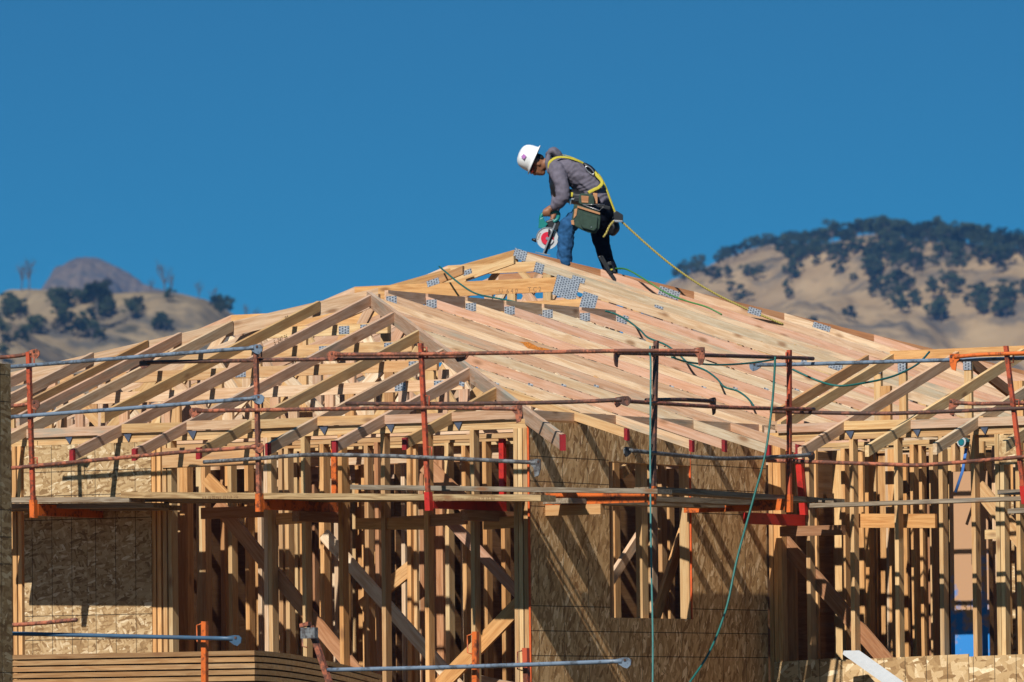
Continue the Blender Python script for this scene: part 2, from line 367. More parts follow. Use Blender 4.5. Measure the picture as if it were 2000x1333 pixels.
def zsky(px, py, Y): return (ray(px, py) * (Y / ray(px, py).y)).z + EYE
def hill(name, tab, Yr, depth_f, depth_b, px0, px1, nx, ny, mat, rough, seed, gull):
    """terrain sheet whose crest at distance Yr rises to the measured skyline; real metres on a world grid"""
    x0 = (px0 - 1000) / FPX * Yr; x1 = (px1 - 1000) / FPX * Yr
    vs, fs = [], []
    for j in range(ny + 1):
        v = j / ny; y = Yr - depth_f + v * (depth_f + depth_b)
        for i in range(nx + 1):
            x = x0 + (x1 - x0) * i / nx
            px = 1000 + FPX * x / Yr
            ed = min(1.0, min(i, nx - i) / (nx * 0.16)); ed = ed * ed * (3 - 2 * ed)
            hc = zsky(px, interp(tab, px), Yr) * ed
            d = (y - Yr) / (depth_f if y < Yr else depth_b)
            prof = 1 - abs(d) ** 1.25 if y < Yr else 1 - d * d
            q = Vector((x / rough, y / rough * 0.45, seed))
            g = noise.fractal(q, 0.9, 2.1, 6) ; rd = 1 - abs(noise.noise(Vector((x / rough * 0.8 + 0.35 * y / rough, y / rough * 0.22, seed + 5))))
            mod = min(1.0, abs(d) * 6) if y < Yr else min(1, d * 3)
            z = hc * max(0, prof) + ed * (g * gull * 0.9 + (rd - 0.7) * gull * 1.6) * mod * (1 if abs(d) < 0.92 else 0.3) + g * gull * 0.10
            z = min(z, (hc - EYE) * y / Yr + EYE + g * (1.2 if name != 'mountain_peak' else 9))
            if j in (0, ny): z = -3
            vs.append(Vector((x, y, max(z, -3))))
    for j in range(ny):
        for i in range(nx):
            k = j * (nx + 1) + i; fs.append((k, k + 1, k + nx + 2, k + nx + 1))
    o = mesh_obj(name, vs, fs, mat, None, Matrix.Identity(4), True); tag(o, kind='structure')
    bv = BVHTree.FromPolygons(vs, fs)
    return o, bv
TAB_R = [(1050, 660), (1200, 610), (1300, 575), (1340, 552), (1400, 532), (1450, 512), (1500, 494), (1545, 484), (1600, 478), (1640, 474), (1665, 464), (1700, 460), (1740, 466), (1800, 475), (1860, 483), (1920, 494), (1980, 510), (2060, 520), (2250, 560), (2600, 620)]
TAB_L = [(-500, 690), (-250, 660), (-100, 635), (-20, 600), (20, 578), (45, 571), (110, 575), (150, 582), (200, 584), (250, 579), (300, 576), (350, 578), (400, 587), (430, 600), (470, 625), (560, 665), (700, 720), (820, 760), (1050, 900)]
TAB_P = [(-60, 640), (20, 600), (70, 574), (92, 556), (112, 536), (128, 518), (142, 510), (160, 507), (182, 511), (205, 520), (230, 535), (255, 553), (272, 567), (290, 578), (330, 592), (420, 640)]
hr, bv_r = hill('hill_right', TAB_R, 2600, 900, 500, 1000, 2900, 310, 200, 'dry', 120, 3.3, 26)
hl, bv_l = hill('hill_left', TAB_L, 1900, 600, 400, -800, 1050, 290, 160, 'dry2', 80, 9.1, 13)
hp, bv_p = hill('mountain_peak', TAB_P, 4600, 900, 900, -250, 600, 200, 60, 'rocky', 90, 5.5, 30)

# ------------------------------------------------------------------ trees
def leaf_mat(name, c0, c1):
    t = NT(name); v = t.objvec(); n1 = t.noise(v, 0.9, 3)
    return t.fin(t.mix(t.ramp(n1, [(0.3, (0, 0, 0)), (0.7, (1, 1, 1))]), c0, c1), 0.8, 0, 0.15)
M['leaf'] = leaf_mat('oak_leaves', (0.022, 0.035, 0.018), (0.050, 0.068, 0.030))
M['bark'] = plain('grey_bark', (0.10, 0.085, 0.075), 0.9, 0, 0.3, 3)
def crown_mesh(nm, rnd, H, nl, sx=1.0):
    vs, fs = [], []
    lob = [(Vector((rnd.uniform(-1, 1) * 3.4 * sx, rnd.uniform(-1, 1) * 3.4 * sx, H * rnd.uniform(0.34, 0.92))), rnd.uniform(0.7, 1.7)) for _ in range(15)]
    lob.append((Vector((0, 0, H * 0.85)), 1.7))
    for c, r in lob:
        for _ in range(nl):
            d = Vector((rnd.gauss(0, 1), rnd.gauss(0, 1), rnd.gauss(0, 1))).normalized() * r * rnd.random() ** 0.33
            p = c + Vector((d.x, d.y, d.z * 0.72)); s = rnd.uniform(0.22, 0.5)
            u = Vector((rnd.gauss(0, 1), rnd.gauss(0, 1), rnd.gauss(0, 1))).normalized(); w = u.orthogonal().normalized()
            k = len(vs); vs += [p + u * s, p + w * s * 0.7, p - u * s, p - w * s * 0.7]; fs.append((k, k + 1, k + 2, k + 3))
    me = bpy.data.meshes.new(nm); me.from_pydata(vs, [], fs); me.materials.append(M['leaf']); return me, [c for c, r in lob]
def limbs_mesh(nm, rnd, H, tips, r0=0.30, twig=0):
    vs, fs = [], []
    def seg(pts, ra, rb, n=6):
        k0 = len(vs); m = len(pts)
        for i, p in enumerate(pts):
            d = (pts[min(i + 1, m - 1)] - pts[max(0, i - 1)]).normalized(); u = d.orthogonal().normalized(); w = d.cross(u); r = ra + (rb - ra) * i / (m - 1)
            for j in range(n): vs.append(p + (u * math.cos(6.283 * j / n) + w * math.sin(6.283 * j / n)) * r)
        for i in range(m - 1):
            for j in range(n): fs.append((k0 + i * n + j, k0 + i * n + (j + 1) % n, k0 + (i + 1) * n + (j + 1) % n, k0 + (i + 1) * n + j))
    fork = Vector((rnd.uniform(-.3, .3), rnd.uniform(-.3, .3), H * 0.36))
    seg([Vector((0, 0, -0.8)), fork * 0.5, fork], r0, r0 * 0.75)
    for c in tips:
        mid = fork.lerp(c, 0.5) + Vector((rnd.uniform(-.4, .4), rnd.uniform(-.4, .4), rnd.uniform(0, .5)))
        seg([fork, mid, c], r0 * 0.5, 0.05, 5)
        for _ in range(twig):
            s0 = mid.lerp(c, rnd.random()); e = s0 + Vector((rnd.gauss(0, 1), rnd.gauss(0, 1), abs(rnd.gauss(0.9, .7)))) * rnd.uniform(0.6, 1.5)
            seg([s0, s0.lerp(e, .5) + Vector((rnd.uniform(-.2, .2), 0, .1)), e], 0.07, 0.03, 4)
    me = bpy.data.meshes.new(nm); me.from_pydata(vs, [], fs); me.materials.append(M['bark']); return me
rt = random.Random(21); KIND = []
for i in range(5):
    H = rt.uniform(8.5, 11); cm, tips = crown_mesh('oak_crown', rt, H, 75, rt.uniform(0.85, 1.2)); KIND.append((cm, limbs_mesh('oak_limbs', rt, H, tips)))
BARE = []
for i in range(3):
    H = rt.uniform(9, 11); tips = [Vector((rt.uniform(-1, 1) * 2.6, rt.uniform(-1, 1) * 2.2, H * rt.uniform(0.6, 1.0))) for _ in range(9)]
    BARE.append(limbs_mesh('bare_limbs', rt, H, tips, 0.26, 5))
def down(bv, px, py):
    d = ray(px, py).normalized(); h = bv.ray_cast(Vector((0, 0, EYE)), d)
    return h[0]
def put_tree(p, s, kind, label, group, bare=False):
    o = thing('oak_tree' if not bare else 'bare_tree', p, label, 'tree', group); rz = rt.uniform(0, 6.28)
    Mx = Matrix.Translation(p - Vector((0, 0, 0.2))) @ Matrix.Rotation(rz, 4, 'Z') @ Matrix.Scale(s, 4)
    if bare:
        t = bpy.data.objects.new('trunk', BARE[kind % 3]); COL.objects.link(t); setm(t, Mx, o); return
    t = bpy.data.objects.new('trunk', KIND[kind % 5][1]); COL.objects.link(t); setm(t, Mx, o)
    c = bpy.data.objects.new('crown', KIND[kind % 5][0]); COL.objects.link(c); setm(c, Mx, o)
def crest(bv, tab, px, dy=0):
    for py in range(int(interp(tab, px)) - 25, 720, 2):
        h = down(bv, px, py)
        if h is not None: return down(bv, px, py + 1 + dy) or h
    return None
NR = 0
G_R = 'oaks on the right hill'; L_R = 'dark evergreen oak in the wood covering the higher hill with bare tan patches'
for k in range(96):                                    # crest line of the right hill
    px = 1318 + k * 7.4 + rt.uniform(-3, 3)
    if 1630 < px < 1668 and rt.random() < 0.6: continue
    if px < 1400 and rt.random() < 0.5: continue
    if px < 1560 and rt.random() < 0.25: continue
    h = crest(bv_r, TAB_R, px, rt.uniform(0, 14))
    if h: put_tree(h, rt.uniform(0.42, 0.72) if px < 1600 else rt.uniform(0.55, 0.92), rt.randrange(5), L_R, G_R); NR += 1
REG = [(1560, 490, 60, 16, 12), (1640, 505, 70, 20, 16), (1750, 505, 70, 30, 26), (1850, 505, 80, 26, 26), (1940, 515, 60, 18, 16), (1700, 545, 55, 24, 16), (1745, 575, 30, 32, 12), (1770, 600, 30, 26, 8),
       (1870, 575, 40, 12, 8), (1900, 605, 45, 20, 14), (1980, 590, 25, 22, 8), (1540, 560, 5, 40, 7), (1450, 585, 20, 12, 4), (1400, 545, 20, 10, 4), (1480, 540, 30, 8, 4), (1590, 515, 40, 10, 7), (1840, 620, 30, 14, 5), (1960, 620, 20, 12, 4), (1600, 640, 60, 20, 4)]
for cx, cy, rx, ry, cnt in REG:
    for _ in range(int(cnt * 0.95)):
        h = down(bv_r, cx + rt.gauss(0, 0.6) * rx, cy + rt.gauss(0, 0.6) * ry)
        if h: put_tree(h, rt.uniform(0.35, 0.72), rt.randrange(5), L_R, G_R); NR += 1
G_L = 'oaks on the left hill'; L_L = 'dark oak standing on the lower tan hillside before the dark peak'
for cx, cy, rx, ry, cnt in [(30, 625, 26, 20, 11), (125, 600, 22, 14, 8), (165, 590, 25, 12, 6), (200, 600, 12, 22, 7), (115, 620, 12, 18, 5), (60, 650, 30, 20, 5), (150, 640, 40, 20, 5), (260, 625, 14, 18, 3), (320, 640, 16, 18, 4), (330, 590, 6, 6, 1), (435, 612, 14, 5, 6), (20, 680, 30, 15, 4), (200, 665, 50, 15, 4)]:
    for _ in range(cnt):
        h = down(bv_l, cx + rt.gauss(0, .6) * rx, cy + rt.gauss(0, .6) * ry)
        if h: put_tree(h, rt.uniform(0.28, 0.55), rt.randrange(5), L_L, G_L)
h = crest(bv_l, TAB_L, 202, 8)
if h: put_tree(h + Vector((0, -30, -5)), 0.8, 1, 'tallest upright dark oak on the lower hill, rising in front of the dark peak', None)
for px, s in [(42, 0.8), (57, 0.95), (322, 1.0), (335, 0.65), (388, 0.62), (415, 0.6), (480, 0.55), (500, 0.6), (295, 0.45)]:
    h = crest(bv_l, TAB_L, px, 2)
    if h: put_tree(h, s * 0.8, rt.randrange(3), 'leafless grey tree against the sky on the crest of the lower hill', 'bare trees on the left crest', True)

# haze: one closed box of thin air round everything
hz = []
for y in (-20, 6200):
    for x in (-2600, 2600):
        for z in (-1.0 - 3, 900): hz.append(Vector((x, y, z)))
t = bpy.data.materials.new('thin_blue_air'); t.use_nodes = True; tn = t.node_tree; tn.nodes.clear()
ou = tn.nodes.new('ShaderNodeOutputMaterial'); pv = tn.nodes.new('ShaderNodeVolumePrincipled')
pv.inputs['Color'].default_value = (0.13, 0.42, 1.0, 1); pv.inputs['Density'].default_value = 0.00008; pv.inputs['Anisotropy'].default_value = 0.0
tn.links.new(pv.outputs[0], ou.inputs['Volume'])
HAZE = mesh_obj('haze', hz, BOXF, t, None, Matrix.Identity(4)); tag(HAZE, 'thin pale blue air between the house and the far hills', 'haze', kind='stuff')
# ------------------------------------------------------------------ the timber house
PS = 0.322; ZC = Z0 + 0.155; DECK = Z0 - 2.36
WID = 8.2; APX = WID / 2                        # front wing width, hip apex
def SLz(b): return ZC + PS * b
def SCz(a): return ZC + PS * a
house = thing('timber_house_frame', W(0, 0, -EYE), 'unfinished timber house frame with hipped truss roof and part sheathed walls', 'house')
rh = random.Random(5)
def jit(s): return rh.uniform(-s, s)
NB = -BX; NA = -AX
def redend(part, p, dirv, t=0.038, d=0.094):
    dv = dirv.normalized(); h = Vector((dirv.x, dirv.y, 0)); sd = Vector((0, 0, 1)).cross(h).normalized()
    return prism('painted_end', p - dv * 0.030, p + dv * 0.003, sd * (t + 0.003), DN * (d + 0.003), 'tailred', part)

# --- top plates
def plates(a0, b0, a1, b1, off, mat='yel'):
    d = (W(a1, b1, 0) - W(a0, b0, 0)).normalized(); s = Vector((0, 0, 1)).cross(d)
    L = (W(a1, b1, 0) - W(a0, b0, 0)).length
    for lay, zz in ((0, Z0 + 0.038), (1, Z0 + 0.077)):
        cuts = [0] + sorted(rh.uniform(0.25, 0.8) * L for _ in range(2 if L > 5 else 1)) + [L]
        for c0, c1 in zip(cuts, cuts[1:]):
            prism('top_plate', W(a0, b0, zz) + d * (c0 + .003), W(a0, b0, zz) + d * (c1 - .003), s * 0.089, DN * 0.0375, mat, house)
plates(0.0, 0.052, WID, 0.052, 0)
plates(0.045, 0.095, 0.045, 3.94, 0)
plates(-5.2, 4.002, -0.002, 4.002, 0)

# --- front wing: hips, jacks
hipC = rafter('hip_rafter', W(-0.80, -0.80, SCz(-0.80)), W(APX, APX, SCz(APX)), 'pink', house, 0.042, 0.125)
redend(hipC, W(-0.80, -0.80, SCz(-0.80)), NA + NB - Vector((0, 0, PS)), 0.042, 0.125)
rafter('hip_rafter', W(WID + 0.7, -0.7, SLz(-0.7)), W(APX - 0.06, APX + 0.06, SLz(APX + .06) + 0.01), 'pink', house, 0.04, 0.13)
JA = [0.74 + 0.652 * i for i in range(6)]; JAL = [4.42, 4.98, 5.30, 5.52, 5.86, 6.25, 6.55, 6.95, 7.4]
tails = [0.74 + 0.652 * i for i in range(12)]
for i, a in enumerate(JA + JAL):
    bt = (a - 0.03) if a < APX else (WID - a - 0.02)
    lift = 0.018 if a > APX else 0
    b0 = -0.76 + jit(0.04)
    if a > APX and i % 2 == 0: b0 = 0.35
    p0 = W(a, b0, SLz(b0) + lift); p1 = W(a + jit(.01), bt, SLz(bt) + lift)
    r = rafter('jack_rafter', p0, p1, 'pink' if i % 3 else 'yel', house)
    if b0 < 0: redend(r, p0, p0 - p1)
# blocking on the left wall plate
edges = [0.05] + sorted(JA + [a for i, a in enumerate(JA + JAL) if a > APX and i % 2]) + [WID]
for a0, a1 in zip(edges, edges[1:]):
    if a1 - a0 < 0.12: continue
    z = ZC - 0.004 + jit(0.006)
    prism('blocking', W(a0 + 0.021, 0.0 + jit(.008), z), W(a1 - 0.021, 0.0 + jit(.008), z + jit(.006)), BX * 0.038, DN * 0.075, rh.choice(['pink', 'yel', 'pink']), house)
# right slope of the front wing
BS = [0.79 + 0.655 * i for i in range(5)] + [3.9]
rend = [-0.48, -0.72, -0.66, -0.72, -0.64, -0.02]
for i, b in enumerate(BS):
    dz = jit(0.007); p0 = W(rend[i], b, SCz(rend[i]) + dz); p1 = W(b - 0.03, b, SCz(b - .03) + dz)
    r = rafter('rafter', p0, p1, ['yel', 'pale', 'rosy', 'greyed', 'pink', 'pale'][i], house, 0.038, 0.077)
    if i < 5: redend(r, p0, p0 - p1)
for b0, b1 in zip([0.06] + BS[:5], BS[:5] + [3.93]):
    prism('blocking', W(0.03 + jit(.008), b0 + 0.021, ZC - .004), W(0.03 + jit(.008), b1 - 0.021, ZC - .004), AX * 0.038, DN * 0.092, 'pink', house)
# step-down hip trusses inside the hip end
def webs(b, z_top, amin, amax, n, mat='pink'):
    """verticals and diagonals between bottom chord and top chord function"""
    zb = Z0 + 0.165
    xs = [amin + (amax - amin) * (k + 0.5) / n for k in range(n)]
    for k, a in enumerate(xs):
        zt = z_top(a) - 0.09
        if zt - zb > 0.18:
            post('truss_web', a + jit(.05), b, zb, zt, mat if k % 3 else 'yel', house, 0.089, 0.036)
        if k + 1 < n:
            a2 = xs[k + 1]; up = (k % 2 == 0); za, zbb = (zb + .03, z_top(a2) - .1) if up else (z_top(a) - .1, zb + .03)
            if max(za, zbb) - zb > 0.25:
                p0, p1 = W(a + .06, b + 0.002, za), W(a2 - .06, b + .002, zbb)
                dd = (p1 - p0).normalized(); prism('truss_web', p0, p1, BX * 0.035, dd.cross(BX).normalized() * -0.089, rh.choice([mat, 'white_wood', 'yel']), house)
for i, b in enumerate(BS[1:5]):
    zt = SLz(b) - 0.112
    rafter('truss_chord', W(b + .05, b, zt), W(WID - b - .05, b, zt), rh.choice(['pink', 'yel']), house)
    rafter('truss_chord', W(0.1, b, Z0 + 0.167), W(WID - 0.1, b, Z0 + 0.167), 'pink', house)
    rafter('truss_chord', W(WID - b, b, zt), W(WID + 0.1, b, ZC - 0.06), 'pink', house)
    webs(b, lambda a, b=b: min(SLz(b) - .112, SCz(a) , SCz(WID - a)), 0.6, WID - 0.6, 12)
    plate_on(house, W(b + 0.25, b - 0.0195, zt - 0.05), AX, None, 0.16, 0.08, NB)
    for k in range(1):
        a = rh.uniform(b + .4, WID - b - .4); plate_on(house, W(a, b - 0.0195, zt - 0.05), AX, None, 0.11, 0.07, NB)
# common trusses behind the apex
BC = [4.35 + 0.682 * i for i in range(7)]
for i, b in enumerate(BC):
    ztop = SCz(APX)
    dz = jit(0.009)
    ch = rafter('rafter', W(-0.05, b, SCz(-0.05) + dz), W(APX - 0.04, b, SCz(APX - .04) + dz), ['pink', 'rosy', 'pale', 'rosy', 'greyed', 'rosy', 'pale'][i], house, 0.038, 0.077)
    rafter('rafter', W(WID + 0.3, b, SCz(-0.3)), W(APX + 0.04, b, SCz(APX - .04)), 'pink', house)
    rafter('truss_chord', W(0.1, b, Z0 + 0.167), W(WID - 0.1, b, Z0 + 0.167), 'pink', house)
    webs(b, lambda a: min(SCz(a), SCz(WID - a)), 1.0, WID - 1.0, 7)
    plate_on(ch, W(APX - 0.10, b - 0.0195, ztop - 0.075), AX, None, 0.11, 0.075, NB)
    if i < 6:
        prism('ridge_blocking', W(APX - .02, b + 0.022, ztop + 0.02), W(APX - .02, BC[i + 1] - 0.022, ztop + 0.02), AX * 0.038, DN * 0.10, 'pink', house)
for i, b in enumerate(BS + BC):                  # small plates along the chords
    q = onB(1080 + i * 26, 0, b)
    a = 1.1 + 0.06 * i
    plate_on(house, W(a, b - 0.0195, SCz(a) - 0.085), AX - Vector((0, 0, PS)) * -1, None, 0.05, 0.035, NB)
# orange glue mark on a rafter (a stain with its own shape)
M['stain'] = plain('orange_resin', (0.48, 0.16, 0.02), 0.6, 0, 0.5, 60)
pb = BS[4]; q = onB(1042, 678, pb - 0.02)
vs = [W(q.x + 0.16 * math.cos(t) * (1 + .2 * math.sin(3 * t)), pb - 0.0205, q.z + 0.022 * math.sin(t) * (1 + .3 * math.cos(5 * t)) - PS * -0.16 * math.cos(t)) for t in [k * 0.3142 for k in range(20)]]
mesh_obj('resin_mark', vs + [v - BX * 0.001 for v in vs], [tuple(range(20)), tuple(range(39, 19, -1))] + [(k, (k + 1) % 20, 20 + (k + 1) % 20, 20 + k) for k in range(20)], 'stain', house)

# --- main roof behind: pyramid with its peak at (PA, PB)
PA, PB = 6.74, 11.13; BM = [9.07, 9.95, 10.62, 11.05, 11.72, 12.40, 13.06, 13.72, 14.40]
for i, b in enumerate(BM):
    at = min(b - 4.39, 17.87 - b, PA); zt = SCz(at); al = 2 * PA - at
    mt = ['rosy', 'pale', 'greyed', 'pale', 'rosy', 'pink', 'pale', 'rosy', 'pink'][i]
    dz = jit(.012)
    ch = rafter('rafter', W(-0.5, b, SCz(-0.5) + dz), W(at, b, zt), mt, house, 0.038, 0.090 if i in (1, 2, 3) else 0.080)
    if al - at > 0.4:
        rafter('truss_chord', W(at, b, zt), W(al, b, zt), ['golden', 'golden', 'yel', 'pink', 'brown', 'pink', 'pink', 'pink', 'pink'][i], house, 0.038, 0.14 if i < 2 else 0.10)
    rafter('truss_chord', W(0.1, b, Z0 + 0.167), W(2 * PA - 0.1, b, Z0 + 0.167), 'pink', house)
    rafter('rafter', W(2 * PA + .3, b, SCz(-.3)), W(al, b, zt), 'pink', house)
    webs(b, lambda a, zt=zt: min(zt, SCz(a), SCz(2 * PA - a)), 1.5, 12.0, 8)
rafter('hip_rafter', W(PA + 1.75, PB - 1.75, SCz(PA - 1.75) - 0.12), W(PA, PB - 0.03, SCz(PA) + .005), 'golden', house, 0.04, 0.135)
rafter('hip_rafter', W(PA - 6.6, PB + 6.6, SCz(PA - 6.6)), W(PA - .02, PB + .02, SCz(PA) - .012), 'brown', house, 0.04, 0.14)
for px, py, b, w, h in [(1106, 563, 9.95, 0.27, 0.20), (1150, 590, 9.07, 0.17, 0.165), (1053, 524, 10.62, 0.105, 0.095), (1016, 498, 11.05, 0.15, 0.10), (1130, 546, 9.95, 0.15, 0.05), (1287, 600, 9.95, 0.10, 0.025),
                        (1307, 573, 11.72, 0.24, 0.085), (1474, 609, 11.72, 0.15, 0.065), (1605, 639, 12.40, 0.20, 0.055), (1222, 622, 8.44, 0.06, 0.05), (1055, 612, 7.76, 0.12, 0.06), (1632, 716, 9.95, 0.15, 0.06), (1570, 708, 9.95, 0.06, 0.05)]:
    q = onB(px, py, b - 0.0195); plate_on(house, W(q.x, b - 0.0195, q.z), AX + Vector((0, 0, PS)), None, w, h, NB)
q = onB(1024, 568, 9.95 - 0.0195); text_on(house, 'U  6 4 0', W(q.x + 0.18, 9.95 - 0.0195, q.z), NA, Vector((0, 0, 1)), 0.065)
q = onB(1044, 566, 9.95 - 0.0195); text_on(house, 'T C 2', W(q.x, 9.95 - 0.0195, q.z), NA, Vector((0, 0, 1)), 0.065)
for px, py, b, w, h in [(846, 552, 9.2, 0.14, 0.06), (913, 532, 10.2, 0.10, 0.05), (696, 580, 6.0, 0.14, 0.05)]:
    q = onB(px, py, b); plate_on(house, W(q.x, b, q.z), AX - Vector((0, 0, .25)), None, w, h, NB)
for x0, y0, x1, y1, b in [(985, 505, 955, 545, 11.0), (1005, 508, 1040, 548, 11.02), (800, 562, 905, 520, 10.0), (870, 548, 1005, 500, 10.3)]:
    q0 = onB(x0, y0, b); q1 = onB(x1, y1, b); rafter('truss_web', W(q0.x, b, q0.z), W(q1.x, b, q1.z), 'yel', house, 0.036, 0.08)

# --- right wing: small gable roof with its ridge along the wall
BR = 3.95; RB = BR + 2.15; RZ = ZC + PS * 2.15
def SRz(b): return ZC + PS * (b - BR)
prism('ridge_board', W(-0.1, RB, RZ + .02), W(-5.2, RB, RZ + .02), BX * 0.038, DN * 0.10, 'golden', house)
for i, a in enumerate([0.13, -0.12, -0.77, -1.415, -2.06, -2.71, -3.36, -4.0]):
    b0 = 4.35 if i == 0 else (4.0 if i == 1 else 3.18)
    rafter('jack_rafter', W(a, b0, SRz(b0)), W(a, RB - 0.02, SRz(RB - .02)), ['yel', 'yel', 'pink', 'yel', 'pink'][i % 5], house)
    if i > 1: rafter('jack_rafter', W(a - 0.04, RB + 4 * .55, SRz(RB) - PS * 2.2), W(a - .04, RB + 0.02, SRz(RB - .02)), 'brown', house)
    if i > 1:
        rafter('truss_chord', W(a - .04, BR, Z0 + .16), W(a - .04, BR + 4.3, Z0 + .16), 'yel', house)
    post('ridge_post', a - 0.1, RB, Z0 + 0.16, RZ - 0.06, 'yel', house, 0.07, 0.04)
    if i % 2: post('ridge_post', a - 0.3, RB - 0.7, Z0 + 0.16, SRz(RB - .7) - 0.1, 'golden', house, 0.1, 0.04)
    plate_on(house, W(a - 0.1, RB - 0.024, RZ - 0.12), AX, None, 0.08, 0.11, NB)
ra = [-0.12, -0.77, -1.415, -2.06, -2.71, -3.36, -4.0]
for a0, a1 in zip(ra, ra[1:]):
    z = ZC - 0.004 + jit(.006)
    prism('blocking', W(a0 - 0.021, BR, z), W(a1 + 0.021, BR, z), BX * 0.038, DN * 0.075, rh.choice(['pink', 'yel']), house)
def clip(a, b):                                    # small triangular hurricane clip on the plate
    x = W(a, b - 0.004, Z0 + 0.078)
    mesh_obj('metal_clip', [x + AX * 0.045, x - AX * 0.045, x + DN * 0.075 - AX * .01, x + AX * 0.045 - BX * .004, x - AX * .045 - BX * .004, x + DN * .075 - AX * .01 - BX * .004],
             [(0, 1, 2), (5, 4, 3), (0, 3, 4, 1), (1, 4, 5, 2), (2, 5, 3, 0)], M['clip'], house)
M['clip'] = plain('galvanised_clip', (0.11, 0.14, 0.21), 0.4, 0.5)
for a in JA + [4.6, 5.3, 5.9]: clip(a - 0.07, 0.0)
for a in ra[1:]: clip(a - 0.07, BR)

# --- left wall studs
ZD = DECK
def stud_px(x, b, z0=ZD, z1=Z0, mat='yel', t=0.038):
    return post('stud', onB(x, 940, b).x, b + 0.0455, z0, z1, mat, house, t, 0.089, 'b', 0.008)
for x in (299, 309, 321, 332): stud_px(x, 0.0, mat=rh.choice(['yel', 'golden']))
for x, mt in ((518, 'pink'), (527, 'yel'), (593, 'yel'), (665, 'golden'), (747, 'yel'), (831, 'golden'), (921, 'yel')): stud_px(x, 0.0, mat=mt)
for x in (1006, 1015, 1026): stud_px(x, 0.0)
for x in (28, 38): stud_px(x, 0.0, mat='golden')
for x in (-40, -110, -180): stud_px(x, 0.0)
q0 = onB(318, 880, 0.0); q1 = onB(516, 876, 0.0)
prism('header', W(q0.x, 0.03, Z0 - 0.06), W(q1.x, 0.03, Z0 - 0.06), BX * 0.085, DN * 0.165, 'yel', house)
for x0, x1, y in [(388, 512, 992), (690, 826, 1012), (760, 905, 1010), (535, 588, 1003), (940, 1002, 1012)]:
    q0 = onB(x0, y, 0.0); q1 = onB(x1, y, 0.0)
    prism('fire_blocking', W(q0.x, 0.05, q0.z), W(q1.x, 0.05, q0.z + jit(.02)), BX * 0.038, DN * 0.095, rh.choice(['golden', 'brown', 'yel']), house)
def brace(x0, y0, x1, y1, b, mat, w=0.14, t=0.036):
    p0 = W(*onB(x0, y0, b)); p1 = W(*onB(x1, y1, b)); d = (p1 - p0).normalized()
    prism('brace', p0, p1, BX * t, d.cross(BX).normalized() * (w if d.cross(BX).z < 0 else -w), mat, house)
brace(432, 975, 760, 1370, 0.115, 'brown', 0.115)
brace(640, 1035, 905, 1335, 0.60, 'white_wood', 0.105)
brace(880, 1005, 1030, 1165, 0.55, 'rosy', 0.085)
brace(835, 1345, 1010, 1165, 0.112, 'golden', 0.13)
brace(700, 1175, 800, 1095, 1.6, 'golden', 0.12)
brace(840, 895, 935, 990, 1.2, 'brown', 0.14)
brace(410, 925, 470, 985, 0.9, 'golden', 0.11)
brace(930, 1318, 1060, 1345, 0.4, 'pink', 0.1)

# --- sheathing
def panel_b(x0, x1, ztop, zbot, b, mat, parent=house, th=0.011, skew=0.0):
    a0 = onB(x0, 1000, b).x; a1 = onB(x1, 1000, b).x
    vs = []
    for z0, z1 in ((zbot, zbot), (ztop, ztop + skew)):
        for a, z in ((a0, z0), (a1, z1)):
            for s in (0, 1): vs.append(W(a, b + th * s, z))
    return mesh_obj('sheathing_panel', vs, BOXF, mat, parent, frame(vs[0], NA, Vector((0, 0, 1))))
def panel_a(x0, x1, ztop, zbot, a, mat, th=0.011):
    b0 = onA(x0, 1000, a).y; b1 = onA(x1, 1000, a).y
    vs = []
    for z in (zbot, ztop):
        for b in (b0, b1):
            for s in (0, 1): vs.append(W(a + th * s, b, z))
    return mesh_obj('sheathing_panel', vs, BOXF, mat, house, frame(vs[0], BX, Vector((0, 0, 1))))
panel_b(47, 170, Z0 - 0.002, ZD, -0.0115, 'osb_left'); panel_b(170.6, 295, Z0 - 0.002, ZD, -0.0115, 'osb_left')
zt_r = Z0 + 0.06
zw0 = onA(1260, 1208, 0).z; zw1 = onA(1260, 906, 0).z
panel_a(1036, 1190, zt_r, ZD, -0.0115, 'osb_right'); panel_a(1190.4, 1350, zt_r, zw1, -0.0115, 'osb_right')
panel_a(1190.4, 1268, zw0, ZD, -0.0115, 'osb_right'); panel_a(1268.4, 1350, zw0, ZD, -0.0115, 'osb_right')
panel_a(1350.4, 1497, zt_r, ZD, -0.0115, 'osb_right')
for x in (1034.8, 1350.2):
    b = onA(x, 1000, -0.0115).y
    zl = ZD if x < 1100 else zw0
    prism('edge_paint', W(-0.0135, b - 0.004, zt_r - (0 if x < 1100 else .12)), W(-0.0135, b - 0.004, zl), BX * 0.009, AX * 0.016, 'edge', house)
for x in (1193, 1347, 1352): 
    post('stud', 0.0455, onA(x, 1000, 0).y + (0.02 if x < 1300 else -0.0), ZD, Z0, 'yel', house, 0.038, 0.089, 'a')
for x in (1085, 1140, 1230, 1290, 1410, 1460):
    bb = onA(x, 1000, 0).y
    if 1190 < x < 1350: post('stud', 0.0455, bb, ZD, zw0 - .04, 'yel', house, 0.038, 0.089, 'a'); post('stud', 0.0455, bb, zw1 + .1, Z0, 'yel', house, 0.038, 0.089, 'a')
    else: post('stud', 0.0455, bb, ZD, Z0, 'yel', house, 0.038, 0.089, 'a')
bw0, bw1 = onA(1192, 1000, 0).y, onA(1349, 1000, 0).y
prism('window_sill', W(0.0455, bw0, zw0), W(0.0455, bw1, zw0), AX * 0.089, DN * 0.038, 'yel', house)
prism('window_header', W(0.0455, bw0, zw1 + .09), W(0.0455, bw1, zw1 + .09), AX * 0.089, DN * 0.09, 'yel', house)
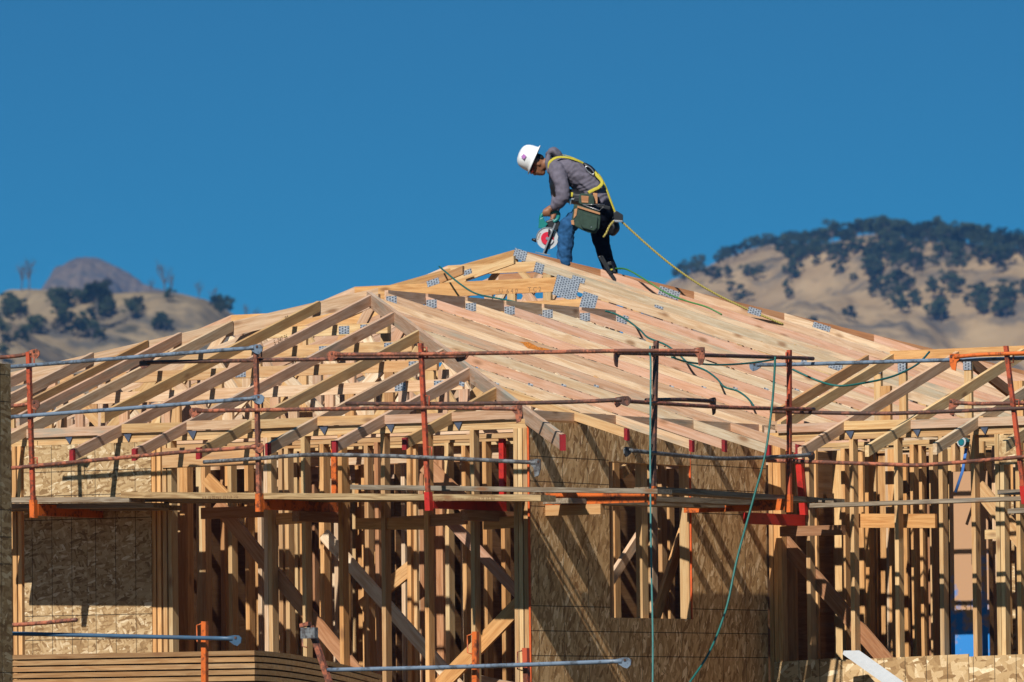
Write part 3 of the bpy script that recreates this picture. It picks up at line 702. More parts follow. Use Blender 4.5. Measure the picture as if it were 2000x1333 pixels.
# --- right wing studs
for x in (1504, 1513, 1522): stud_px(x, BR, mat='golden')
for x in (1577, 1662, 1749, 1836, 1901, 1948, 1956, 1988, 2050, 2120, 2190): stud_px(x, BR, mat='yel')
q0 = onB(1640, 1003, BR); q1 = onB(1812, 1008, BR)
prism('fire_blocking', W(q0.x, BR + .15, q0.z), W(q1.x, BR + .15, q1.z + .02), BX * 0.038, DN * 0.12, 'golden', house)
q0 = onB(1920, 1035, BR)
prism('fire_blocking', W(q0.x, BR + .05, q0.z), W(q0.x - .14, BR + .05, q0.z), BX * 0.038, DN * 0.08, 'yel', house)
brace(1512, 1015, 1770, 1315, BR + 0.115, 'brown', 0.13)
brace(1920, 940, 2040, 1090, BR + 0.115, 'yel', 0.13)
panel_b(1508, 1632, onB(1510, 1294, BR - .0115).z, ZD, BR - 0.0115, 'osb_big', skew=0.03); panel_b(1632.5, 1888, onB(1632, 1290, BR - .0115).z, ZD, BR - 0.0115, 'osb_big', skew=0.035); panel_b(1888.5, 2120, onB(1888, 1283, BR - .0115).z, ZD, BR - 0.0115, 'osb_big', skew=0.03)
panel_b(1953, 1988, onB(1960, 850, BR - .0115).z, onB(1960, 908, BR - .0115).z, BR - 0.0115, 'osb_plain')
# --- interior walls
def inner_wall(a0, a1, b, sp, keep, mats, zt=Z0 - .04):
    a = a0
    while a < a1:
        if rh.random() < keep: post('stud', a + jit(.03), b, ZD, zt, rh.choice(mats), house, 0.038, 0.089, 'b', 0.01)
        if rh.random() < 0.18: post('stud', a + 0.05, b, ZD, zt, rh.choice(mats), house, 0.038, 0.089)
        a += sp
    prism('wall_plate', W(a0 - .05, b, zt + .038), W(a1, b, zt + .038), BX * 0.089, DN * 0.038, 'yel', house)
mx = ['yel', 'golden', 'yel', 'golden', 'golden', 'brown', 'pale']
inner_wall(0.7, 7.9, 1.25, 0.406, 0.75, mx); inner_wall(0.5, 7.9, 0.72, 0.47, 0.5, mx); inner_wall(0.5, 7.9, 1.85, 0.41, 0.7, mx); inner_wall(0.6, 7.9, 3.2, 0.406, 0.7, mx); inner_wall(-4.6, -0.2, 4.5, 0.43, 0.75, mx); inner_wall(-4.6, -0.2, 4.85, 0.39, 0.7, mx); inner_wall(0.3, 7.9, 2.5, 0.406, 0.7, mx); inner_wall(0.3, 8, 3.98, 0.406, 0.85, mx)
inner_wall(-4.6, 8, 6.0, 0.42, 0.85, mx); inner_wall(-4.6, -0.3, 5.55, 0.40, 0.8, mx); inner_wall(-4.6, -0.3, 6.7, 0.40, 0.9, mx); inner_wall(-4.6, -0.3, 5.2, 0.40, 0.85, mx)
for ac, b0, b1 in ((1.9, 1.3, 3.9), (4.0, 0.4, 3.9), (5.8, 0.3, 3.9), (-1.9, 4.3, 7.5), (-0.6, 5.2, 7.8), (-0.06, 4.3, 8.1)):
    b = b0
    while b < b1:
        post('stud', ac, b + jit(.04), ZD, Z0 - .04, rh.choice(mx), house, 0.038, 0.089, 'a'); b += 0.42
def dark_backing(a, b0, b1, zt=Z0 - .05, mat='ply'):  # dark sheets added behind the studs to darken the open interior
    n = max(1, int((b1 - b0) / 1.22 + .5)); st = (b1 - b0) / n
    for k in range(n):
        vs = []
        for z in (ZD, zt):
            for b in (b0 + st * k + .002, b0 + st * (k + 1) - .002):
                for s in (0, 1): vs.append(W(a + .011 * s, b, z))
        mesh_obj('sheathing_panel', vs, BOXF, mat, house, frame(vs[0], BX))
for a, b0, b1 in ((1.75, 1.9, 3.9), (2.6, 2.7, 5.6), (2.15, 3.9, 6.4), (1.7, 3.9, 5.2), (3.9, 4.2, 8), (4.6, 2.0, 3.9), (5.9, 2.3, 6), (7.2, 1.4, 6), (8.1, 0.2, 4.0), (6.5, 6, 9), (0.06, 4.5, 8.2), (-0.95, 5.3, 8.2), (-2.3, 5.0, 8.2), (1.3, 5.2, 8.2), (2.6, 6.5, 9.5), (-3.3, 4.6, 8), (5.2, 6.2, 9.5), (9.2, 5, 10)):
    dark_backing(a, b0, b1)
for a0, b, w, z1 in ((-1.75, 5.6, 0.4, -.5), (2.5, 4.3, 0.5, 0), (5.2, 3.0, 0.5, -.9), (-2.6, 6.2, .4, -.3)):
    vs = []
    for z in (ZD, Z0 + z1):
        for a in (a0, a0 + w):
            for s in (0, 1): vs.append(W(a, b + .011 * s, z))
    mesh_obj('sheathing_panel', vs, BOXF, 'osb_plain', house, frame(vs[0], AX))
# ceiling joist stack and dark ducts seen under the plates
for k, (b, zz) in enumerate([(1.9, -.02), (2.9, .02), (4.6, -.03), (5.3, 0.0)]):
    prism('strongback', W(0.3, b, Z0 + zz), W(6.5, b, Z0 + zz - .02), BX * 0.04, DN * 0.14, 'brown' if k % 2 else 'pink', house)
# floor deck and lower storey (below the picture, carries the frame)
def boxab(name, a0, a1, b0, b1, z0, z1, mat, parent=house):
    vs = [W(a, b, z) for z in (z0, z1) for a in (a0, a1) for b in (b0, b1)]
    return mesh_obj(name, vs, BOXF, mat, parent, frame(vs[0], AX))
boxab('floor_deck', -0.02, WID, -0.02, 17, ZD - 0.28, ZD, 'ply'); boxab('floor_deck', -5.2, -0.022, BR - .02, 17, ZD - 0.28, ZD, 'ply')
boxab('lower_wall', 0.0, WID - .02, 0.0, 16.9, -EYE, ZD - 0.281, 'osb_plain'); boxab('lower_wall', -5.1, -0.03, BR, 16.9, -EYE, ZD - 0.281, 'osb_plain')
boxab('floor_deck', 3.2, 9.5, -4.2, -0.022, 0.0, 0.06, 'ply'); boxab('lower_wall', 3.3, 9.4, -4.1, -0.03, -EYE, -0.001, 'osb_plain')
boxab('floor_deck', WID + .01, 14, 4.4, 17, ZD - 0.28, ZD, 'ply'); boxab('lower_wall', WID + .02, 13.9, 4.5, 16.9, -EYE, ZD - .281, 'osb_plain'); 
for a in (9, 10.2, 11.4, 12.6, 13.4): post('stud', a, 4.5, ZD, Z0, 'yel', house)
# sheathed corner of the neighbouring bay, at the left edge; its unseen run is added to cut sky fill
bq = -6.0
aL = onB(22, 900, bq).x; zT = onB(10, 712, bq).z
nw = thing('sheathed_wall_end', W(aL, bq, -EYE), 'dark weathered end of a neighbouring sheathed wall at the picture edge, before the left scaffold, with an unseen run added to dim the left wall', 'wall')
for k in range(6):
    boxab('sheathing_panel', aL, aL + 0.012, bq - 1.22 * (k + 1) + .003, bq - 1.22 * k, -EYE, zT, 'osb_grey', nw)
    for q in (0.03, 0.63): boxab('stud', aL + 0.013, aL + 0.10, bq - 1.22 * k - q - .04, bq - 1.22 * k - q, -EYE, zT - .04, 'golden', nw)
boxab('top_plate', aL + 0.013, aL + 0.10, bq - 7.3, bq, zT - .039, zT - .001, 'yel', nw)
# sprayed brown board inside the right wing
def spray():
    t = NT('sprayed_board'); v = t.objvec(False); n1 = t.noise(v, 4.2, 3, 0.6); s = t.n('SeparateXYZ'); t.l(v, s.inputs[0])
    f = t.ramp(t.math('SUBTRACT', n1, t.math('MULTIPLY', t.math('SUBTRACT', s.outputs[2], 0.95), 0.30)), [(0.47, (0, 0, 0)), (0.60, (1, 1, 1))])
    return t.fin(t.mix(f, (0.42, 0.24, 0.13), (0.02, 0.20, 0.55)), 0.8)
M['spray'] = spray()
q0 = onB(1858, 1285, BR + .25); q1 = onB(1928, 920, BR + .25)
vs = [W(a, b, z) for z in (ZD, q1.z) for a in (q0.x, q1.x) for b in (BR + .25, BR + .262)]
sb = mesh_obj('painted_board', vs, BOXF, M['spray'], house, frame(vs[0], NA)); sb['label'] = 'brown board with blue spray paint'
q = onB(1888, 1186, BR + .249); text_on(sb, 'C316', W(q.x, BR + .249, q.z), NA, Vector((0, 0, 1)), 0.11)

# studs and braces seen through the window opening
for a, b, mt in ((0.75, 1.95, 'yel'), (0.75, 2.45, 'golden'), (1.1, 2.3, 'yel'), (1.2, 2.75, 'yel'), (0.5, 2.25, 'golden'), (1.35, 3.05, 'golden'), (1.0, 2.62, 'golden')): post('stud', a, b, ZD, Z0 - .05, mt, house, 0.038, 0.089)
def braceA(x0, y0, x1, y1, a, mat, w=0.09):
    p0 = W(*onA(x0, y0, a)); p1 = W(*onA(x1, y1, a)); d = (p1 - p0).normalized(); prism('brace', p0, p1, AX * 0.036, d.cross(AX).normalized() * w, mat, house)
braceA(1165, 1190, 1262, 1040, 0.35, 'pink'); braceA(1285, 1215, 1345, 1030, 0.3, 'golden', 0.11); braceA(1215, 935, 1250, 905, 0.6, 'yel')
post('stud', 0.12, onA(1253, 1000, 0.12).y, zw0, Z0, 'yel', house, 0.06, 0.1)
# pencil marks on two jack rafters
for txt, px, py in (('5  247 36', 548, 664), ('877 81', 612, 652), ('84', 560, 622)):
    q = hit(px, py, (0, -PS, 1), ZC - .05); a = min(JA + JAL, key=lambda v: abs(v - q.x)); q = onA(px, py, a - 0.0195)
    text_on(house, txt, W(a - 0.0200, q.y, q.z), BX + Vector((0, 0, PS)), Vector((0, 0, 1)), 0.06)
# ------------------------------------------------------------------ scaffold brackets with guard posts
SB = -1.0; SA = -1.0; SR = BR - 1.0
def sq(name, p0, p1, w, d, mat, parent):
    x = (p1 - p0).normalized(); return prism(name, p0 - (Vector((0, 0, 1)).cross(x).cross(x).normalized() * 0), p1, (x.cross(BX) if abs(x.dot(BX)) < .9 else AX).normalized() * w, x.cross((x.cross(BX) if abs(x.dot(BX)) < .9 else AX).normalized()).normalized() * d, mat, parent)
def bracket(kind, top, bot, pack, label, pm, am, hooks, inner=True, reach=1.14):
    on = {'L': lambda x, y: onB(x, y, SB), 'C': lambda x, y: onA(x, y, SA), 'R': lambda x, y: onB(x, y, SR)}[kind]
    ax = AX if kind == 'C' else BX
    p1 = W(*on(*top)); p0 = W(*on(*bot))
    root = thing('scaffold_bracket', p0, label, 'scaffold bracket', 'scaffold brackets along the wall tops')
    sd = (BX if kind == 'C' else AX)
    d = (p1 - p0).normalized()
    prism('guard_post', p0 - ax * 0.02, p1 - ax * 0.02, sd * 0.034, ax * 0.034, pm, root)
    prism('post_socket', p0 - ax * 0.026 + d * 0.0, p0 - ax * 0.026 + d * 0.15, sd * 0.048, ax * 0.052, am, root)
    az = p0 + Vector((0, 0, 0.115)) + ax * 0.03
    arm = prism('arm', az, az + ax * reach, sd * 0.05, DN * 0.095, am, root)
    if inner:
        q = az + ax * (reach - 0.04)
        prism('inner_upright', q + Vector((0, 0, 0.001)), q + Vector((0, 0, 0.50)), sd * 0.046, ax * 0.045, 'red' if pm != 'rust' else 'orange', root)
    blk = az + ax * (reach * 0.45) + DN * 0.097
    if pack: prism('timber_packer', blk, blk + ax * 0.75, sd * 0.07, DN * 0.085, 'brown' if kind != 'C' else 'yel', root)
    r_ = -sd if kind != 'C' else sd * -1
    for y in hooks:
        t = (y - bot[1]) / (top[1] - bot[1]); c = p0.lerp(p1, t); s_ = -AX if kind != 'C' else -BX
        c2 = c + s_ * 0.03
        pts = [c + s_ * 0.018 + Vector((0, 0, .045)), c + s_ * 0.052 + Vector((0, 0, .045)), c + s_ * 0.052 - Vector((0, 0, .04)), c + s_ * 0.018 - Vector((0, 0, .04))]
        tube('hook', pts, 0.006, pm, root, 6)
    return root
bracket('L', (56, 688), (66, 1012), 0, 'orange red scaffold bracket and post by the sheathed wall end', 'redpost', 'orange', (708, 802, 905))
bracket('L', (500, 677), (507, 1000), 1, 'rusty scaffold bracket and post at the door opening', 'rust', 'orange', (690, 790, 885))
bracket('L', (822, 671), (838, 998), 1, 'leaning bright orange red scaffold bracket and post beside the corner', 'redpost', 'red', (690, 785, 885))
bracket('C', (1281, 666), (1274, 986), 1, 'dark rusty scaffold bracket and post in front of the window opening', 'rustdark', 'orange', (688, 783, 880), False, 0.97)
bracket('C', (1541, 684), (1541, 1001), 0, 'orange scaffold bracket and post at the inner corner', 'redpost', 'orange', (700, 795, 893), False, 0.97)
bracket('R', (1965, 676), (2003, 985), 0, 'leaning orange scaffold bracket and post on the right wing', 'redpost', 'red', (700, 792, 892))
# extra red bracket hung at the start of the right wing wall
rb0 = W(*onB(1562, 1006, BR - 0.12)); rr = thing('scaffold_bracket', rb0, 'bright red scaffold bracket without a post, on the first studs of the right wing', 'scaffold bracket', 'scaffold brackets along the wall tops')
prism('inner_upright', rb0 + BX * 0.05, rb0 + Vector((0, 0, 0.60)) + AX * .05 + BX * 0.05, AX * 0.055, BX * 0.05, 'red', rr)
prism('arm', rb0 + BX * .049, rb0 - BX * 0.95, AX * 0.05, DN * 0.095, 'red', rr)
prism('timber_packer', rb0 + AX * .15 - BX * .05 + DN * .098, rb0 - AX * 0.45 - BX * .05 + DN * .098, BX * 0.07, DN * 0.085, 'brown', rr)

# ------------------------------------------------------------------ guard rail pipes
def rail(kind, pts, mat, label, e0=True, e1=True, r=0.0165, off=0.0, cat='rail', group='scaffold guard rails', plane=None):
    on = {'L': lambda x, y: onB(x, y, SB + off), 'C': lambda x, y: onA(x, y, SA + off), 'R': lambda x, y: onB(x, y, SR + off), 'X': lambda x, y: onB(x, y, plane)}
    P3 = [W(*on[k](x, y)) for k, x, y in [(q if len(q) == 3 else (kind,) + tuple(q)) for q in pts]]
    root = thing('guard_rail', P3[0], label, cat, group)
    sp_ = spline(P3, 6) if len(P3) > 2 else [P3[0].lerp(P3[1], i / 14) + Vector((0, 0, -0.012 * math.sin(math.pi * i / 14))) for i in range(15)]
    tube('pipe', sp_, r, mat, root, 12)
    for flag, a, b in ((e0, P3[0], sp_[1]), (e1, P3[-1], sp_[-2])):
        if not flag: continue
        d = (a - b).normalized(); up = Vector((0, 0, 1)); n_ = d.cross(up).normalized()
        up2 = n_.cross(d).normalized()
        vs = []; out = [(-0.05, 0.018), (0.01, 0.028), (0.055, 0.026), (0.08, 0.004), (0.075, -0.03), (0.045, -0.055), (0.01, -0.045), (-0.03, -0.02)]
        if flag == 2: out = [(-0.05, 0.02), (0.02, 0.032), (0.045, 0.03), (0.05, -0.05), (0.035, -0.10), (0.0, -0.115), (-0.015, -0.04), (-0.04, -0.022)]
        for s in (-0.005, 0.005):
            for x, z in out: vs.append(a + d * x + up2 * z + n_ * s)
        m = len(out)
        mesh_obj('flattened_end', vs, [tuple(range(m)), tuple(range(2 * m - 1, m - 1, -1))] + [(k, (k + 1) % m, m + (k + 1) % m, m + k) for k in range(m)], mat, root)
        prism('bolt', a + d * .03 - n_ * .012, a + d * .03 + n_ * .012, d * 0.018, up2 * 0.018, 'rustdark', root)
    return root
rail('L', [(-30, 700), (30, 696), (62, 690)], 'rust', 'short rusty top rail running out of the picture past the first post', False, 1)
rail('L', [(20, 717), (250, 699), (440, 684), (497, 680)], 'blue', 'straight blue grey top rail from the sheathed end to the second post', False, 1, off=-.03)
rail('L', [(288, 708), (600, 702.5), (880, 697), (905, 696)], 'rustdark', 'dark rusty lower pipe of the overlapping top rails', 1, 1, off=.035)
rail('L', [(655, 693), (830, 692), ('L', 1000, 689.5), ('L', 1190, 686), ('L', 1290, 685.5), ('L', 1366, 686)], 'rust', 'rusty red top rail passing the leaning post towards the window', 1, 2, off=-.035)
rail('C', [('C', 1205, 690), ('C', 1300, 692), ('C', 1540, 699), ('C', 1588, 701)], 'rustdark', 'dark rusty top rail across the window bay', 2, 0, off=-.03)
rail('R', [(1480, 713), (1560, 712), (1800, 705), (2040, 699)], 'blue', 'long shiny blue grey top rail along the right wing', 1, False, off=.035)
rail('R', [(1865, 698), (1920, 693), (2040, 689)], 'orange', 'bright orange top rail of the right wing', 2, False, off=-.03)
rail('L', [(-20, 792), (62, 789)], 'rust', 'short rusty middle rail at the picture edge beside the sheathed wall', False, 1)
rail('L', [(20, 815), (250, 798), (500, 778)], 'blue', 'blue grey middle rail from the sheathed end to the second post', False, 1, off=-.03)
rail('L', [(386, 803), (600, 800), (820, 797), (1010, 799)], 'rust', 'orange red middle rail with flat plates at both ends', 1, 2, off=-.03)
rail('L', [(676, 789), (900, 789), (1100, 786), (1215, 781)], 'rustdark', 'thin dark rusty middle rail lying along the orange red one', 0, 1, off=.035)
rail('C', [(1210, 783), (1300, 789), (1420, 796), (1590, 800)], 'rust', 'rusty middle rail sagging across the window bay', 1, 0, off=-.03)
rail('C', [(1262, 782), (1330, 781), (1392, 784)], 'rustdark', 'short dark middle rail with a bent plate end in the window bay', 0, 2, off=.03)
rail('R', [(1505, 804), (1690, 808), (1800, 806), (2040, 796)], 'rustdark', 'dark rusty middle rail along the right wing', 0, False, off=-.03)
rail('R', [(1864, 787), (1920, 789), (2040, 787)], 'rust', 'pinkish red middle rail of the right wing with a pale plate', 2, False, off=.03)
rail('L', [(20, 915), (200, 898), (350, 884), (440, 878), (500, 873)], 'rust', 'bent orange red lower rail before the sheathed wall', False, 1, off=-.03)
rail('L', [(398, 903), (505, 896), (600, 889), (720, 890), (880, 896), (1046, 904)], 'grey', 'bowed grey lower rail before the open studs', 0, 2, off=-.03)
rail('C', [(1228, 880), (1350, 892), (1425, 896), (1535, 892), (1582, 889)], 'grey', 'bowed dark grey lower rail below the red rafter tails', 1, 1, off=-.03)
rail('R', [(1500, 900), (1660, 905), (1750, 908), (1815, 908), (1995, 893), (2040, 890)], 'rust', 'bowed rusty pink lower rail along the right wing studs', False, False, off=-.03)

# ------------------------------------------------------------------ scaffold planks
def plank(kind, x0, y0, x1, y1, off, mat, label, w=0.235, t=0.042, sag=0.0, group='scaffold planks'):
    """outer top edge follows the pixels on the scaffold's vertical plane at off; width runs towards the wall"""
    on = {'L': lambda x, y: onB(x, y, off), 'C': lambda x, y: onA(x, y, off), 'R': lambda x, y: onB(x, y, off)}[kind]
    inn = AX if kind == 'C' else BX
    p0, p1 = W(*on(x0, y0)), W(*on(x1, y1)); n = 10; vs, fs = [], []
    for i in range(n + 1):
        p = p0.lerp(p1, i / n) + Vector((0, 0, -sag * math.sin(math.pi * i / n)))
        for s in (0, w):
            for d in (0, -t): vs.append(p + inn * s + Vector((0, 0, d)))
    for i in range(n):
        k = i * 4
        for a, b in ((0, 1), (1, 3), (3, 2), (2, 0)): fs.append((k + a, k + b, k + 4 + b, k + 4 + a))
    fs += [(0, 1, 3, 2), (n * 4, n * 4 + 2, n * 4 + 3, n * 4 + 1)]
    o = mesh_obj('scaffold_plank', vs, fs, mat, None, frame(p0, p1 - p0)); return tag(o, label, 'plank', group)
plank('L', -40, 972, 252, 971, -0.97, 'old', 'weathered grey outer plank before the sheathed wall')
plank('L', -40, 985, 300, 982, -0.70, 'old', 'weathered grey plank tucked behind the outer one, before the sheathed wall')
plank('L', -40, 984, 300, 982, -0.44, 'old', 'innermost weathered plank along the sheathed wall')
lv = plank('L', 236, 961, 1056, 967, -0.97, 'lvl', 'long tan laminated plank with stamped edge before the open studs', t=0.05)
plank('L', 250, 967, 1040, 966, -0.70, 'old', 'grey plank behind the long stamped one')
plank('L', 250, 970, 1000, 967, -0.44, 'old', 'innermost grey plank along the open stud wall')
plank('L', -40, 989, 330, 987, -0.21, 'old', 'narrow grey filler plank tight against the sheathed wall', w=0.19)
plank('L', 320, 973, 1000, 968, -0.21, 'old', 'narrow grey filler plank tight against the open studs', w=0.19)
plank('L', 684, 947, 1284, 955, -0.62, 'old', 'raised weathered plank lying above the stamped plank, reaching past the corner', t=0.038)
plank('C', 1284, 951, 1598, 972, -0.90, 'old', 'splintered grey plank running past the window to the inner corner', w=0.22)
plank('C', 1200, 966, 1530, 979, -0.66, 'old', 'pale blue grey plank under the splintered one', w=0.24)
plank('C', 1110, 973, 1540, 986, -0.40, 'old', 'innermost plank along the window wall', w=0.24)
plank('R', 1578, 984, 2040, 968, SR + 0.03, 'old', 'thin grey twisted plank along the right wing studs', w=0.20, t=0.034)
plank('R', 1560, 972, 1628, 974, SR + 0.3, 'old', 'short grey plank end poking out at the inner corner', w=0.2, t=0.036)
plank('R', 1948, 957, 2050, 955, SR + 0.3, 'old', 'dark rough plank end at the right wing post, upper one', w=0.2, t=0.04)
plank('R', 1968, 994, 2050, 990, SR + 0.1, 'old', 'dark rough plank end at the right wing post, lower one', w=0.2, t=0.04)
p0 = W(*onB(905, 974, -0.9715)); text_on(lv, 'SIR 23 32 ENGLISH  APA RATED  23 97 8', p0 + DN * 0.004, -(-AX * 1.0) * 1.0, Vector((0, 0, -1)), 0.034)
p0 = W(*onB(430, 970, -0.9715)); text_on(lv, 'FSC 97 8 23  APA 23 97  8 4', p0 + DN * 0.004, AX, Vector((0, 0, -1)), 0.03)

# ------------------------------------------------------------------ lower scaffold in front: pipes and posts
LB = -3.6
rail('X', [(-60, 1236), (200, 1242), (455, 1248)], 'bluebright', 'blue lower pipe in front of the stacked sheets', False, 1, plane=LB)
rail('X', [(640, 1309), (900, 1303), (1215, 1292)], 'blue', 'pale blue pipe with a flat eye crossing below the corner', False, 1, plane=LB + .05)
rail('X', [(-60, 1226), (60, 1219), (150, 1211)], 'rust', 'short pointed rusty pipe above the blue one', False, False, plane=LB - .1)
def lowpost(x0, y0, x1, y1, label, mat, b, hook=-1):
    p1 = W(*onB(x0, y0, b)); p0 = W(*onB(x1, y1, b)); d = (p0 - p1).normalized(); p0 = p1 + d * ((p1.z) / -d.z)
    r = thing('guard_post', p0, label, 'post', 'guard posts of the lower scaffold')
    prism('upright', p0, p1, AX * 0.042, BX * 0.042, mat, r)
    c = p1 - d * -0.0 + Vector((0, 0, -0.06)); s_ = AX * (1 if hook < 0 else -1)
    tube('hook', [c + s_ * 0.02 + Vector((0, 0, .04)), c + s_ * 0.06 + Vector((0, 0, .03)), c + s_ * 0.06 - Vector((0, 0, .10)), c + s_ * 0.02 - Vector((0, 0, .11))], 0.006, mat, r, 6)
    return r
lowpost(397, 1214, 397, 1333, 'short orange post before the stacked sheets', 'orange', LB + .06)
lowpost(926, 1234, 926, 1333, 'thin orange post below the long plank near the corner', 'orange', LB + .1)
lowpost(1024, 1266, 1026, 1333, 'short red post at the house corner with black hook', 'redpost', LB + .1)
lp = lowpost(603, 1222, 640, 1333, 'slanting salmon pipe with a clamp head beside the stacked sheets', 'rust', LB + .3)
p1 = W(*onB(605, 1226, LB + .28)); prism('clamp_head', p1 + AX * .07, p1 - AX * .06, BX * 0.05, DN * 0.085, 'grey', lp)
prism('clamp_jaw', p1 + AX * .08 + Vector((0, 0, .03)), p1 - AX * .0 + Vector((0, 0, .045)), BX * 0.05, DN * 0.03, 'rust', lp)

# ------------------------------------------------------------------ stacked sheets on the lower deck
q = onB(497, 1271, -2.7); ztop = q.z; nsh = int((ztop - 0.06) / 0.0500)
for k in range(nsh):
    z = ztop - 0.0500 * k; n = 12; vs, fs = [], []
    aj = q.x + rh.uniform(-.004, .004); L = 2.45
    for i in range(n + 1):
        u = i / n; b = -2.7 + 1.9 * u; sg = -0.19 * u ** 1.6 * max(0, 1 - 0.02 * k)
        sg = max(sg, 0.06 + 0.045 * (nsh - 1 - k) * 0.9 - (z - 0.04)) if z - 0.04 + sg < 0.06 else sg
        for a in (aj, aj + L):
            for d in (0, -0.037): vs.append(W(a, b, z + sg + d))
    for i in range(n):
        m = i * 4
        for a, b in ((0, 1), (1, 3), (3, 2), (2, 0)): fs.append((m + a, m + b, m + 4 + b, m + 4 + a))
    fs += [(0, 1, 3, 2), (n * 4, n * 4 + 2, n * 4 + 3, n * 4 + 1)]
    o = mesh_obj('stacked_sheet', vs, fs, 'sheet', None, frame(vs[0], AX))
    tag(o, 'topmost tan sheet of the sagging stack before the left wall' if k == 0 else 'tan sheet in the sagging stack before the left wall, below the top one', 'sheet', 'stacked sheets')
st = tube('pallet_strap', [W(*onB(7, 1266, -2.712)), W(*onB(8, 1300, -2.712)), W(*onB(8, 1400, -2.712))], 0.012, 'black', None, 6); tag(st, 'black strap hanging round the stacked sheets', 'strap')

# white board leaning on the sheathing, lower right
p0 = W(*onB(1663, 1271, BR - .25)); d = W(*onB(1760, 1340, BR - .6)) - p0; d.normalize()
wb = prism('white_board', p0, p0 + d * ((p0.z - (EYE + ZD) + 1.0) / -d.z * .6), AX * 0.14 - BX * .02, BX * -0.02 + DN * 0.03, 'white', None); tag(wb, 'plain white trim board leaning on the low sheathing', 'board')

# hanging tool with blue strap between the right wing studs
c = W(*onB(1884, 864, BR - .06))
tl = thing('air_tool', c, 'round teal and white tool hanging from the right wing plate by a blue strap', 'tool')
M['teal'] = plain('teal_plastic', (0.01, 0.14, 0.17), 0.4); M['bluestrap'] = plain('blue_webbing', (0.05, 0.16, 0.45), 0.8)
tube('body', [c + BX * .02, c - BX * .05], 0.038, 'teal', tl, 14, smooth=False)
tube('rim', [c - BX * .05, c - BX * .058], 0.042, 'white', tl, 14, smooth=False)
tube('lens', [c - BX * .059, c - BX * .066], 0.028, 'teal', tl, 14, smooth=False)
tube('strap', [W(*onB(1887, 876, BR - .05)), W(*onB(1880, 920, BR - .05)), W(*onB(1866, 962, BR - .05))], 0.02, 'bluestrap', tl, 8, flat=(0.014, 0.003), nrm=NB)
prism('hanger', c + Vector((0, 0, .03)), c + Vector((0, 0, .03)) + BX * .12, AX * .02, DN * .02, 'steel', tl)

# ------------------------------------------------------------------ air hoses
M['hose'] = plain('teal_air_hose', (0.010, 0.105, 0.09), 0.5, 0, 0.2); M['hosegreen'] = plain('green_air_hose', (0.04, 0.17, 0.035), 0.5, 0, 0.2)
M['hosepale'] = plain('pale_teal_air_hose', (0.07, 0.22, 0.21), 0.5, 0, 0.2)
def SCp(x, y, lift=0.02): q = hit(x, y, (-PS, 0, 1), ZC + lift); return W(*q)
def hose(pts, mat, label, r=0.0088): return tag(tube('air_hose', spline(pts, 8), r, mat, None, 8), label, 'hose', 'air hoses')
hose([W(*onB(858, 521, 10.1)), W(*onB(872, 533, 9.8)), W(*onB(900, 556, 9.6)), W(*onB(930, 574, 9.4)), W(*onB(975, 584, 9.0)), W(*onB(1005, 590, 8.9)), W(*onB(1035, 600, 8.7)), W(*onB(1050, 612, 8.6))], 'hose', 'teal hose draped over the golden hip and the flat truss top')
hose([SCp(1182, 608), SCp(1200, 613), SCp(1225, 626), SCp(1250, 645), SCp(1266, 660), SCp(1300, 674), SCp(1325, 692), SCp(1345, 710), SCp(1378, 724), SCp(1400, 740), SCp(1415, 756), SCp(1440, 764), SCp(1460, 778), SCp(1474, 796)], 'hose', 'teal hose snaking down the right slope rafters')
hose([W(*onB(1202, 525, 11.9)), W(*onB(1225, 527, 11.7)), W(*onB(1262, 548, 11.6)), W(*onB(1300, 572, 11.6)), W(*onB(1340, 588, 11.6)), W(*onB(1380, 600, 11.6)), W(*onB(1410, 615, 11.62))], 'hosegreen', 'bright green hose running from the nail gun down the far rafters')
hose([W(*onA(1270, 676, SA - .06)), W(*onA(1269, 690, SA - .06)), W(*onA(1271, 720, SA - .06)), W(*onA(1270, 900, SA - .06)), W(*onA(1272, 1100, SA - .06)), W(*onA(1275, 1250, SA - .06)), W(*onA(1274, 1420, SA - .06))], 'hosepale', 'pale teal hose hanging straight down beside the window post', 0.008)
hose([W(*onA(1514, 697, SA - .07)), W(*onA(1512, 740, SA - .07)), W(*onA(1507, 800, SA - .07)), W(*onA(1494, 890, SA - .07)), W(*onA(1470, 980, SA - .07)), W(*onA(1440, 1090, SA - .07)), W(*onA(1418, 1190, SA - .07)), W(*onA(1385, 1275, SA - .07)), W(*onA(1340, 1345, SA - .07)), W(*onA(1300, 1420, SA - .07))], 'hose', 'teal hose sweeping down and across the sheathed wall from the inner post', 0.0095)
hose([W(*onA(1312, 698, SA - .05)), W(*onA(1345, 708, SA - .05)), W(*onA(1400, 713, SA - .05)), W(*onA(1460, 710, SA - .05)), W(*onA(1510, 703, SA - .06))], 'hose', 'thin teal hose slung under the dark rail between two posts', 0.008)
hose([W(*onB(1548, 722, SR)), W(*onB(1600, 745, SR)), W(*onB(1640, 754, SR)), W(*onB(1690, 748, SR + .2)), W(*onB(1745, 735, SR + .6)), W(*onB(1790, 713, SR + 1.2)), W(*onB(1815, 688, RB - 1.0))], 'hose', 'teal hose hanging in a loop before the right wing roof', 0.009)
